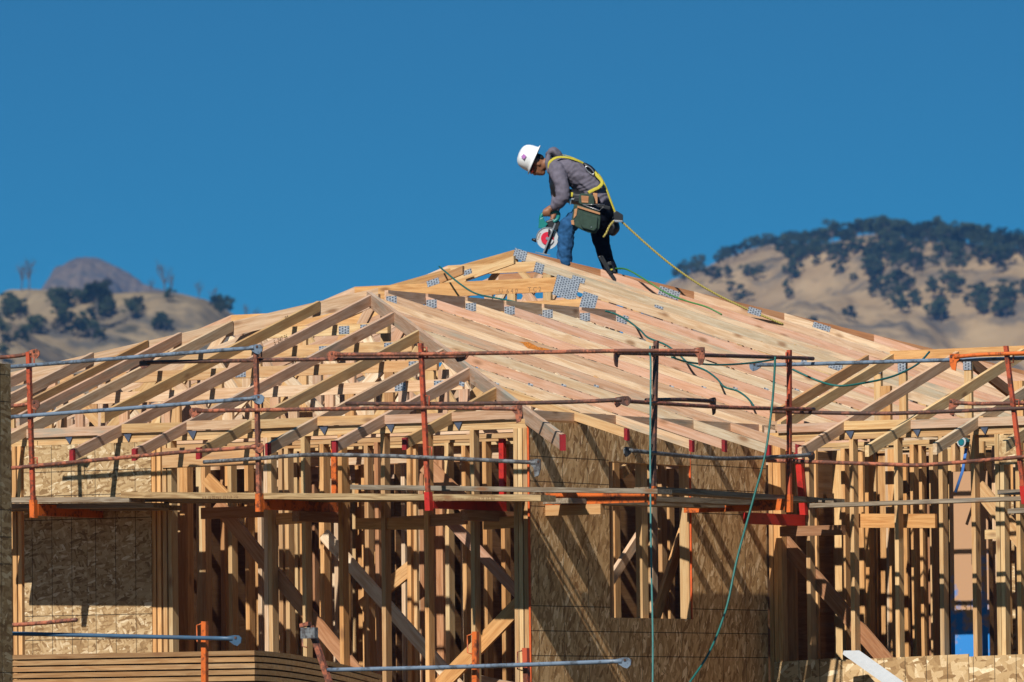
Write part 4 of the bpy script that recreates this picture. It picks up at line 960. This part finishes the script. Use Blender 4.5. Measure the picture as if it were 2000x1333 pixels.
# ------------------------------------------------------------------ the worker on the roof
YW = 73.3; PXM = YW / FPX
def pw(x, y, dy=0.0): return atY(x, y, YW + dy)
YV = Vector((0, 1, 0))
def blob(store, pts, rr):
    """closed tapered tube: pts [(px,py,dy)], rr [(in-plane metres, depth metres)]; rounded caps"""
    P = [pw(*p) for p in pts]; vs, fs = store; n = 14
    P2, R2 = [], []
    d0 = (P[0] - P[1]).normalized(); d1 = (P[-1] - P[-2]).normalized()
    for k, c in ((0.96, 0.3), (0.66, 0.75)): P2.append(P[0] + d0 * rr[0][0] * k); R2.append((rr[0][0] * c, rr[0][1] * c))
    Q = spline(P, 5); m = len(Q) - 1
    for i, q in enumerate(Q):
        t = i / 5; j = min(int(t), len(rr) - 2); f = t - j
        P2.append(q); R2.append((rr[j][0] + (rr[j + 1][0] - rr[j][0]) * f, rr[j][1] + (rr[j + 1][1] - rr[j][1]) * f))
    for k, c in ((0.66, 0.75), (0.96, 0.3)): P2.append(P[-1] + d1 * rr[-1][0] * k); R2.append((rr[-1][0] * c, rr[-1][1] * c))
    k0 = len(vs); L = len(P2)
    for i in range(L):
        d = (P2[min(i + 1, L - 1)] - P2[max(i - 1, 0)]).normalized(); u = d.cross(YV)
        if u.length < 0.15: u = d.cross(Vector((0, 0, 1)))
        u.normalize(); v = u.cross(d).normalized()
        for j in range(n):
            an = 2 * math.pi * j / n; vs.append(P2[i] + u * (math.cos(an) * R2[i][0]) + v * (math.sin(an) * R2[i][1]))
    for i in range(L - 1):
        for j in range(n): fs.append((k0 + i * n + j, k0 + i * n + (j + 1) % n, k0 + (i + 1) * n + (j + 1) % n, k0 + (i + 1) * n + j))
    fs.append(tuple(k0 + j for j in range(n - 1, -1, -1))); fs.append(tuple(k0 + (L - 1) * n + j for j in range(n)))
def fuse(name, store, mat, parent, voxel=0.012, smooth=6, wrinkle=0.0, wscale=9.0, folds=0.0):
    me = bpy.data.meshes.new('tmp'); me.from_pydata([v for v in store[0]], [], store[1])
    bm = bmesh.new(); bm.from_mesh(me); bmesh.ops.recalc_face_normals(bm, faces=bm.faces[:]); bm.to_mesh(me); bm.free()
    o = bpy.data.objects.new('tmp', me); COL.objects.link(o)
    md = o.modifiers.new('r', 'REMESH'); md.mode = 'VOXEL'; md.voxel_size = voxel
    ms = o.modifiers.new('s', 'SMOOTH'); ms.iterations = smooth; ms.factor = 0.5
    dg = bpy.context.evaluated_depsgraph_get(); dg.update()
    m2 = bpy.data.meshes.new_from_object(o.evaluated_get(dg)); bpy.data.objects.remove(o)
    if wrinkle:
        nn = [v.normal.copy() for v in m2.vertices]
        for v, q in zip(m2.vertices, nn):
            c = v.co; w = Vector((c.x * wscale + c.z * wscale * 0.9, c.y * wscale * 0.6, (c.z - c.x * 0.6) * wscale * 0.35))
            rd = 1 - abs(noise.noise(w)) * 2
            fo = 0.0
            if folds:
                ax_ = (pw(1170, 397) - pw(1100, 332)).normalized(); tt = c.dot(ax_); ph = tt / 0.052 + c.dot(Vector((ax_.z, 0, -ax_.x))) * 5.0 + noise.noise(c * 7) * 1.1
                fo = folds * max(0.0, min(1.0, (c.x - pw(1102, 340).x) / 0.08)) * (1 - 2 * abs((ph % 1.0) - 0.5) * 2) * (0.5 + 0.5 * noise.noise(c * 4.0 + Vector((9, 0, 0))))
            v.co = c + q * (wrinkle * (rd * 0.8 + noise.noise(c * wscale * 2.2) * 0.5) + fo)
    piv = store[0][0].copy()
    for v in m2.vertices: v.co = v.co - piv
    m2.materials.clear(); m2.materials.append(M[mat])
    for p in m2.polygons: p.use_smooth = True
    q = bpy.data.objects.new(name, m2); COL.objects.link(q); setm(q, Matrix.Translation(piv), parent); return q
M['skin'] = plain('brown_skin', (0.24, 0.105, 0.055), 0.55, 0, 0.18, 30)
M['hood'] = plain('grey_hoodie_cloth', (0.125, 0.115, 0.150), 0.9, 0, 0.2, 25, 0.15, 0.1)
M['jeans'] = plain('blue_denim', (0.018, 0.075, 0.185), 0.85, 0, 0.35, 22, 0.2, 0.15)
M['jeans_shaded'] = plain('shaded_denim', (0.006, 0.008, 0.016), 0.9, 0, 0.35, 22, 0.2, 0.08)  # same denim with shade put into its colour
M['hat'] = plain('white_hard_hat', (0.70, 0.72, 0.74), 0.32, 0, 0.06, 14, 0, 0.5)
M['hair'] = plain('black_hair', (0.008, 0.007, 0.007), 0.7, 0, 0.3, 60, 0.4)
M['strap'] = plain('yellow_webbing', (0.42, 0.36, 0.03), 0.75, 0, 0.2, 60)
M['pouch'] = plain('green_canvas', (0.035, 0.060, 0.047), 0.85, 0, 0.25, 30, 0.15, 0.15)
M['leather'] = plain('tan_leather', (0.42, 0.20, 0.09), 0.6, 0, 0.25, 30)
M['boot'] = plain('dark_boot_leather', (0.03, 0.02, 0.014), 0.6, 0, 0.3, 20)
M['purple'] = plain('purple_sticker', (0.30, 0.10, 0.34), 0.6)
M['tealsaw'] = plain('teal_tool_plastic', (0.005, 0.165, 0.155), 0.42, 0, 0.12)
M['sawred'] = plain('red_saw_disc', (0.50, 0.01, 0.035), 0.4, 0, 0.15)
M['lens'] = plain('amber_safety_glass', (0.25, 0.02, 0.01), 0.15)
person = thing('person', pw(1150, 540), 'person in white hard hat, grey hoodie and jeans bending over a circular saw', 'person')
# continuous body
S = ([], [])
blob(S, [(1172, 408, 0), (1152, 376, 0), (1124, 348, 0), (1098, 330, 0), (1080, 322, 0)], [(.095, .14), (.095, .13), (.10, .15), (.10, .165), (.07, .10)])
blob(S, [(1086, 322, 0), (1072, 320, 0), (1058, 322, 0)], [(.062, .06), (.058, .055), (.06, .058)])
# head: cranium, jaw, brow, nose, mouth, ears
def hp(u, f, dy=0): return (1049 - .92 * u * 1.0 - .39 * f, 321 - .39 * u + .92 * f, dy)
blob(S, [hp(14, -2), hp(4, -1), hp(-4, 2)], [(.075, .062), (.092, .074), (.082, .068)])
blob(S, [hp(4, 9), hp(-6, 11), hp(-15, 11)], [(.055, .055), (.050, .050), (.036, .036)])
blob(S, [hp(3, 15), hp(-3.5, 20)], [(.012, .012), (.016, .018)])
blob(S, [hp(-8, 17, -.012), hp(-8, 17, .012)], [(.012, .016), (.012, .016)])
blob(S, [hp(6, 15, -.03), hp(6, 15, .03)], [(.014, .014), (.014, .014)])
for s in (-1, 1): blob(S, [hp(5, -2, s * .076), hp(-4, -1, s * .074)], [(.022, .012), (.015, .010)])
# arms and hands
blob(S, [(1090, 333, -.17), (1098, 360, -.215), (1101, 384, -.23)], [(.06, .06), (.052, .052), (.044, .044)])
blob(S, [(1101, 384, -.23), (1090, 397, -.20), (1080, 406, -.16)], [(.043, .043), (.038, .038), (.029, .029)])
blob(S, [(1081, 405, -.165), (1075, 408, -.155), (1069, 411, -.145)], [(.030, .036), (.036, .042), (.030, .04)])
for k, (x, dy) in enumerate(((1062.5, -.150), (1066.5, -.158), (1070.5, -.160), (1074.5, -.155))):
    blob(S, [(x + 4, 409, dy + .01), (x + .5, 411, dy - .022), (x - 1.5, 417, dy - .022), (x + .5, 422.5, dy - .004)], [(.0125, .012), (.0125, .012), (.0115, .011), (.010, .010)])
blob(S, [(1078, 411, -.12), (1073, 414, -.10), (1066, 416, -.10)], [(.015, .014), (.013, .013), (.010, .010)])
blob(S, [(1088, 334, .17), (1088, 360, .20), (1090, 384, .21)], [(.06, .06), (.052, .052), (.044, .044)])
blob(S, [(1090, 384, .21), (1086, 402, .15), (1082, 418, .09)], [(.043, .043), (.038, .038), (.028, .028)])
blob(S, [(1082, 418, .09), (1080, 426, .065)], [(.030, .034), (.028, .034)])
for dy in (.045, .065, .085, .10):
    blob(S, [(1080, 426, dy), (1077, 431, dy - .01), (1073, 431, dy - .012)], [(.0115, .011), (.011, .0105), (.0095, .0095)])
# legs inside the jeans
blob(S, [(1158, 412, -.09), (1130, 428, -.12), (1106, 444, -.14)], [(.075, .08), (.07, .07), (.055, .055)])
blob(S, [(1106, 444, -.14), (1104, 480, -.14), (1103, 514, -.14)], [(.052, .05), (.05, .048), (.035, .035)])
blob(S, [(1178, 415, .07), (1172, 448, .09), (1174, 476, .10)], [(.08, .08), (.07, .07), (.056, .056)])
blob(S, [(1174, 476, .10), (1184, 508, .09), (1194, 536, .08)], [(.054, .054), (.05, .048), (.036, .036)])
body = fuse('body', S, 'skin', person, 0.0085, 3)
# hoodie
S = ([], [])
blob(S, [(1172, 398, 0), (1154, 370, 0), (1128, 344, 0), (1102, 329, 0), (1086, 322, 0)], [(.115, .155), (.123, .165), (.128, .185), (.118, .185), (.075, .115)])
blob(S, [(1086, 330, -.155), (1096, 358, -.215), (1100, 384, -.235)], [(.082, .075), (.073, .072), (.064, .062)])
blob(S, [(1100, 384, -.235), (1093, 395, -.21), (1084, 403, -.18)], [(.063, .062), (.057, .055), (.047, .044)])
blob(S, [(1086, 330, .155), (1088, 358, .205), (1090, 384, .215)], [(.082, .075), (.073, .072), (.062, .06)])
blob(S, [(1090, 384, .215), (1086, 402, .155), (1083, 413, .11)], [(.06, .058), (.052, .05), (.042, .04)])
blob(S, [(1073, 300, -.0), (1082, 297, 0), (1090, 305, 0)], [(.032, .09), (.045, .12), (.042, .11)])
blob(S, [(1071, 306, -.06), (1070, 320, -.082), (1074, 336, -.075)], [(.024, .024), (.024, .024), (.024, .024)])
blob(S, [(1071, 306, .06), (1070, 320, .082), (1074, 336, .075)], [(.024, .024), (.024, .024), (.024, .024)])
hood = fuse('hoodie', S, 'hood', person, 0.009, 2, 0.010, 13.0, 0.007)
# dark vest panel and chest gear under the arm
S = ([], [])
blob(S, [(1088, 345, -.05), (1084, 362, -.06), (1087, 378, -.05)], [(.05, .10), (.055, .12), (.045, .11)])
blob(S, [(1110, 383, -.02), (1135, 388, -.03), (1160, 398, -.03)], [(.07, .165), (.075, .17), (.08, .165)])
fuse('dark_vest', S, 'black', person, 0.012, 3, 0.004)
# jeans: near leg blue, body shade painted into seat and far leg
S = ([], [])
blob(S, [(1160, 410, -.085), (1132, 424, -.12), (1107, 443, -.14)], [(.085, .09), (.092, .09), (.078, .075)])
blob(S, [(1107, 443, -.14), (1104, 478, -.142), (1102, 514, -.14)], [(.082, .078), (.077, .072), (.074, .070)])
fuse('jeans_front_leg', S, 'jeans', person, 0.009, 2, 0.013, 14.0)
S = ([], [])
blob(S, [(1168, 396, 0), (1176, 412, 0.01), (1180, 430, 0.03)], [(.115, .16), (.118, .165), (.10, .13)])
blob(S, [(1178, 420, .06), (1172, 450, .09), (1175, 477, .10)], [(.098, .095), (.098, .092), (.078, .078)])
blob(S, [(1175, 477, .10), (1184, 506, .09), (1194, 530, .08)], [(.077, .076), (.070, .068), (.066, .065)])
fuse('jeans_back_leg', S, 'jeans_shaded', person, 0.011, 2, 0.008, 12.0)
S = ([], [])
blob(S, [(1106, 521, -.14), (1096, 523, -.145), (1085, 524.5, -.15)], [(.045, .045), (.045, .048), (.035, .042)])
blob(S, [(1104, 512, -.14), (1105, 520, -.14)], [(.045, .045), (.045, .045)])
fuse('boot', S, 'boot', person, 0.01, 2)
S = ([], [])
blob(S, [(1200, 546, .08), (1190, 546, .07), (1179, 546, .06)], [(.045, .045), (.045, .048), (.035, .042)])
blob(S, [(1195, 535, .08), (1198, 545, .08)], [(.045, .045), (.045, .045)])
fuse('boot', S, 'boot', person, 0.01, 2)
# hair under the hat, safety glasses
S = ([], [])
blob(S, [hp(6, -11), hp(-2, -13), hp(-7, -12)], [(.05, .066), (.04, .06), (.022, .045)])
blob(S, [hp(11, -3, 0), hp(8, 2, 0)], [(.078, .078), (.070, .076)])
fuse('hair', S, 'hair', person, 0.009, 2)
S = ([], [])
blob(S, [hp(3, 16, -.055), hp(3.5, 19, 0), hp(3, 16, .055)], [(.018, .018), (.018, .02), (.018, .018)])
blob(S, [hp(4, 1, -.080), hp(3.5, 9, -.074), hp(3, 16, -.06)], [(.006, .006), (.006, .006), (.010, .008)])
fuse('safety_glasses', S, 'lens', person, 0.006, 1)
# hard hat: dome of revolution round the head axis, full brim
HU = (RV * -.92 + UV * .39).normalized(); HF = (RV * -.39 + UV * -.92).normalized(); hc = pw(1043.5, 312.5)
vs, fs = [], []; n = 36
prof = [(1.18, -.004), (1.19, .004), (1.02, .012), (1.0, .03), (0.985, .06), (0.93, .095), (0.82, .125), (0.62, .148), (0.36, .160), (0.0, .163)]
for (r, h) in prof:
    for j in range(n):
        a = 2 * math.pi * j / n; rid = 0.004 * math.exp(-((math.sin(a)) / 0.22) ** 2) * (1 if 0.02 < h else 0)
        vs.append(hc + HF * (math.cos(a) * .131 * r * (1.0)) + YV * (math.sin(a) * .116 * r) + HU * (h * 1.0 + rid * (1 if r < .9 else 0.3)))
m = len(prof)
for i in range(m - 1):
    for j in range(n): fs.append((i * n + j, i * n + (j + 1) % n, (i + 1) * n + (j + 1) % n, (i + 1) * n + j))
hat = mesh_obj('hard_hat', vs, fs, 'hat', person, Matrix.Translation(hc), True)
sd_ = hat.modifiers.new('thick', 'SOLIDIFY'); sd_.thickness = 0.004; sd_.offset = -1
p = pw(1023, 308); 
stk = plate_on(hat, Vector((p.x, hc.y - 0.112, p.z)), (HU * .35 + HF * 1).normalized(), None, 0.04, 0.04, (-YV + HU * 0.38).normalized(), 'purple', 'sticker', 0.002)
# harness
def strap(pts, w, mat='strap', parent=person, nrm=None, name='harness_strap', t=0.003):
    return tube(name, spline([pw(*q) for q in pts], 6), w, mat, parent, 8, flat=(w, t), nrm=nrm or Vector((0, -1, 0.15)))
UPB = Vector((.35, -.75, .6))
strap([(1072, 330, -.165), (1074, 317, -.165), (1088, 308, -.15), (1108, 308, -.13), (1128, 314, -.10), (1145, 322, -.06), (1160, 331, -.02)], .014, nrm=UPB)
strap([(1072, 326, .165), (1078, 308, .15), (1100, 303, .12), (1130, 313, .06), (1158, 329, .0)], .014, nrm=Vector((.2, -.2, 1)))
strap([(1156, 330, -.075), (1166, 343, -.125), (1176, 356, -.15), (1170, 366, -.180), (1160, 371, -.195), (1149, 377, -.195)], .017)
strap([(1164, 336, -.02), (1174, 348, -.05), (1184, 368, -.08), (1192, 390, -.10), (1202, 416, -.12)], .013, nrm=Vector((.6, -.8, .3)), name='lanyard')
strap([(1106, 378, -.20), (1111, 379.5, -.205), (1119, 381, -.205)], .024, name='chest_strap')
strap([(1119, 381, -.206), (1130, 383, -.207), (1150, 380, -.204)], .022, 'black', name='waist_strap')
S = ([], []); blob(S, [(1142, 322, -.06), (1152, 330, -.07), (1164, 341, -.06)], [(.022, .05), (.035, .055), (.025, .04)]); fuse('back_pad', S, 'black', person, 0.009, 2)
cc = pw(1152, 333, -.135); tube('ring', [cc + Vector((math.cos(t) * .042 + .0, 0, math.sin(t) * .028 - math.cos(t) * .03)) for t in [k * .524 for k in range(13)]], .006, 'steel', person, 8, caps=False)
# rope grab
gp = thing('rope_grab', pw(1209, 427, -.12), 'black steel rope grab clipped to the yellow lanyard behind the worker', 'rope grab')
def pbox(name, pts, d0, d1, mat, parent, bev=0.0):
    vs = [pw(x, y, d) for d in (d0, d1) for x, y in pts]; m = len(pts)
    o = mesh_obj(name, vs, [tuple(range(m)), tuple(range(2 * m - 1, m - 1, -1))] + [(k, (k + 1) % m, m + (k + 1) % m, m + k) for k in range(m)], mat, parent)
    if bev: b = o.modifiers.new('b', 'BEVEL'); b.width = bev; b.segments = 2
    return o
pbox('body', [(1198, 416), (1204, 412), (1217, 420), (1217, 432), (1200, 432)], -.15, -.10, 'black', gp, .004)
pbox('cam', [(1197, 430), (1216, 431), (1216, 435), (1197, 434)], -.155, -.095, 'steel', gp, .002)
# tool belt and pouches
belt = pbox('tool_belt', [(1120, 386), (1140, 386), (1170, 398), (1192, 404), (1191, 410), (1168, 405), (1138, 394), (1119, 394)], -.215, -.19, 'black', person, .004)
pc = pbox('tool_pouch', [(1121, 399), (1131, 401), (1157, 408), (1174, 416), (1173, 430), (1171, 446), (1163, 457), (1150, 455), (1137, 450), (1124, 443), (1115, 436), (1118, 420)], -.30, -.205, 'pouch', person, .014)
pbox('pouch_front', [(1133, 414), (1168, 424), (1166, 446), (1160, 452), (1138, 446), (1133, 438)], -.325, -.298, 'pouch', pc, .01)
pbox('rim', [(1128, 402), (1172, 416), (1172, 420), (1127, 406)], -.315, -.20, 'leather', pc, .002)
pbox('leather_patch', [(1122, 409), (1128, 407), (1126, 421), (1120, 428)], -.308, -.29, 'leather', pc, .003)
pbox('leather_corner', [(1115, 431), (1121, 430), (1122, 440), (1116, 439)], -.306, -.28, 'leather', pc, .003)
pbox('rivet', [(1154, 443), (1156, 443), (1156, 445), (1154, 445)], -.332, -.32, 'steel', pc)
ph = pbox('upper_pouch', [(1131, 381), (1135, 378), (1156, 380), (1160, 383), (1161, 399), (1157, 402), (1133, 400), (1130, 397)], -.285, -.205, 'pouch', person, .010)
pbox('window', [(1135, 382.5), (1150, 383.5), (1149, 397), (1136, 396)], -.292, -.28, 'brown', ph, .003)
pbox('leather_tab', [(1158, 377), (1167, 378), (1167, 398), (1159, 398)], -.23, -.20, 'leather', person, .003)
pbox('buckle', [(1112, 388), (1122, 388), (1121, 391), (1116, 391), (1115, 400), (1112, 400)], -.225, -.21, 'steel', person, .002)
sq_ = tube('speed_square', [pw(1138, 400, -.31), pw(1181, 400, -.31), pw(1171, 412, -.31), pw(1138, 400, -.31)], .004, 'steel', pc, 6)
S = ([], []); blob(S, [(1197, 432, -.02), (1199, 445, -.02), (1197, 452, -.02)], [(.05, .07), (.062, .08), (.05, .07)]); fuse('rear_pouch', S, 'black', person, 0.01, 3)

# ------------------------------------------------------------------ circular saw
saw = thing('circular_saw', pw(1065, 494, -.14), 'teal and white circular saw with a red disc, held on the rafter by the worker', 'saw')
def disc(name, x, y, r, d0, d1, mat, parent, n=40, r_in=0.0, a0=0, a1=360):
    vs, fs = [], []; st = max(3, int(n * (a1 - a0) / 360)); closed = a1 - a0 >= 360; cnt = st if closed else st + 1
    for d in (d0, d1):
        for k in range(cnt):
            t = rad(a0 + (a1 - a0) * k / st)
            c = pw(x, y, d); e = Vector((math.cos(t), 0, math.sin(t))); vs.append(c + e * r * PXM)
            vs.append(c + e * r_in * PXM)
    off = 2 * cnt
    for k in range(st):
        j = (k + 1) % cnt
        a, b, c_, d_ = 2 * k, 2 * k + 1, 2 * j, 2 * j + 1
        fs += [(a, c_, off + c_, off + a), (b, off + b, off + d_, d_), (a, b, d_, c_), (off + a, off + c_, off + d_, off + b)]
    if not closed: fs += [(0, off, off + 1, 1), (2 * st, 2 * st + 1, off + 2 * st + 1, off + 2 * st)]
    return mesh_obj(name, vs, fs, mat, parent)
SX, SY, SD = 1069, 466, -.17
disc('blade_guard', SX, SY, 21.5, SD, SD + .035, 'white', saw, 48, 0.3)
disc('guard_rim', SX, SY, 22.2, SD - .006, SD + .002, 'steel', saw, 48, 20.6, 20, 200)
disc('red_disc', SX, SY, 12.5, SD - .012, SD - .001, 'sawred', saw, 40, 2.8)
disc('white_sector', SX, SY, 13.0, SD - .016, SD - .0125, 'white', saw, 40, 2.5, -75, -15)
disc('arbor', SX, SY, 3.0, SD - .022, SD - .001, 'steel', saw, 16, 0.2)
text_on(saw, 'makita', pw(1052.5, 462, SD - .0012), Vector((.35, 0, .94)), Vector((-.94, 0, .35)), 0.028)
pbox('base_rail', [(1083.5, 436), (1086, 437), (1062.5, 496), (1059.5, 495)], SD - .05, SD - .02, 'steel', saw, .002)
pbox('base_foot', [(1080, 450), (1083, 451), (1068, 497), (1062, 497)], SD - .02, SD - .012, 'black', saw)
pbox('base_plate', [(1046, 492), (1075, 498), (1074.5, 500), (1045.5, 494)], SD - .06, SD + .14, 'steel', saw, .001)
pbox('motor', [(1066, 432), (1083, 427), (1094, 433), (1093, 452), (1078, 458), (1066, 446)], SD + .036, SD + .17, 'black', saw, .012)
pbox('housing', [(1051, 446), (1054, 428), (1061, 424), (1064, 432), (1070, 438), (1062, 447)], SD + .01, SD + .09, 'tealsaw', saw, .006)
tube('handle', spline([pw(1056, 436, -.135), pw(1057, 423, -.135), pw(1063, 417, -.135), pw(1074, 416.5, -.135), pw(1086, 414, -.135), pw(1091, 419, -.135), pw(1089, 428, -.135), pw(1081, 434, -.135)], 6), .019, 'tealsaw', saw, 12)
tube('knob', [pw(1048, 470, SD + .02), pw(1043, 469, SD + .02), pw(1038.5, 468, SD + .02)], [.022, .017, .010], 'black', saw, 10)
pbox('lever', [(1071, 448), (1074, 447), (1074, 460), (1070, 460)], SD - .03, SD - .012, 'black', saw)

# ------------------------------------------------------------------ nail gun leaning on the rafters
ng = thing('nail_gun', pw(1205, 552, -.16), 'black nail gun leaning upright on the rafter by the rear boot', 'nail gun')
ND = -.20
pbox('magazine', [(1168, 502), (1173, 500), (1210, 554), (1203, 556)], ND, ND + .03, 'black', ng, .003)
pbox('magazine_rail', [(1174, 500), (1178, 500), (1196, 534), (1192, 536)], ND - .008, ND + .02, 'black', ng, .002)
pbox('frame', [(1186, 513), (1193, 511), (1214, 556), (1209, 557)], ND + .035, ND + .06, 'black', ng, .003)
for x, y in ((1186, 517), (1194, 531), (1203, 547)): pbox('bridge', [(x - 3, y - 1.5), (x + 8, y - 3), (x + 9, y + 1), (x - 1, y + 2.5)], ND + .004, ND + .056, 'black', ng, .002)
pbox('yellow_label', [(1192, 526), (1196, 525), (1197, 527), (1193, 529)], ND - .012, ND - .009, 'strap', ng)

# ------------------------------------------------------------------ safety rope
def rope_mat():
    t = NT('yellow_twisted_rope'); v = t.objvec(False); w = t.n('TexWave', i_Scale=22.0, i_Distortion=0.5, bands_direction='DIAGONAL'); t.l(v, w.inputs['Vector'])
    t.bump(w.outputs['Color'], 0.8, 0.01); return t.fin(t.mix(w.outputs['Color'], (0.24, 0.19, 0.04), (0.46, 0.38, 0.10)), 0.85)
M['rope'] = rope_mat()
e = W(*onB(1530, 634, 12.38)); e2 = W(*onB(1470, 609, 12.3)); s0 = pw(1214, 433, -.12)
pts = [s0.lerp(e2, k / 8) + Vector((0, 0, -0.10 * math.sin(math.pi * k / 8))) for k in range(9)]
tag(tube('safety_rope', spline(pts + [e], 6), .0105, 'rope', None, 8), 'yellow safety rope stretched from the worker down to the far rafters', 'rope')
tag(tube('rope_tail', spline([pw(1199, 432, -.16), pw(1190, 443, -.18), pw(1184, 456, -.19), pw(1178, 464, -.19)], 6), .011, 'rope', None, 8), 'short frayed yellow rope end hanging from the rope grab', 'rope')
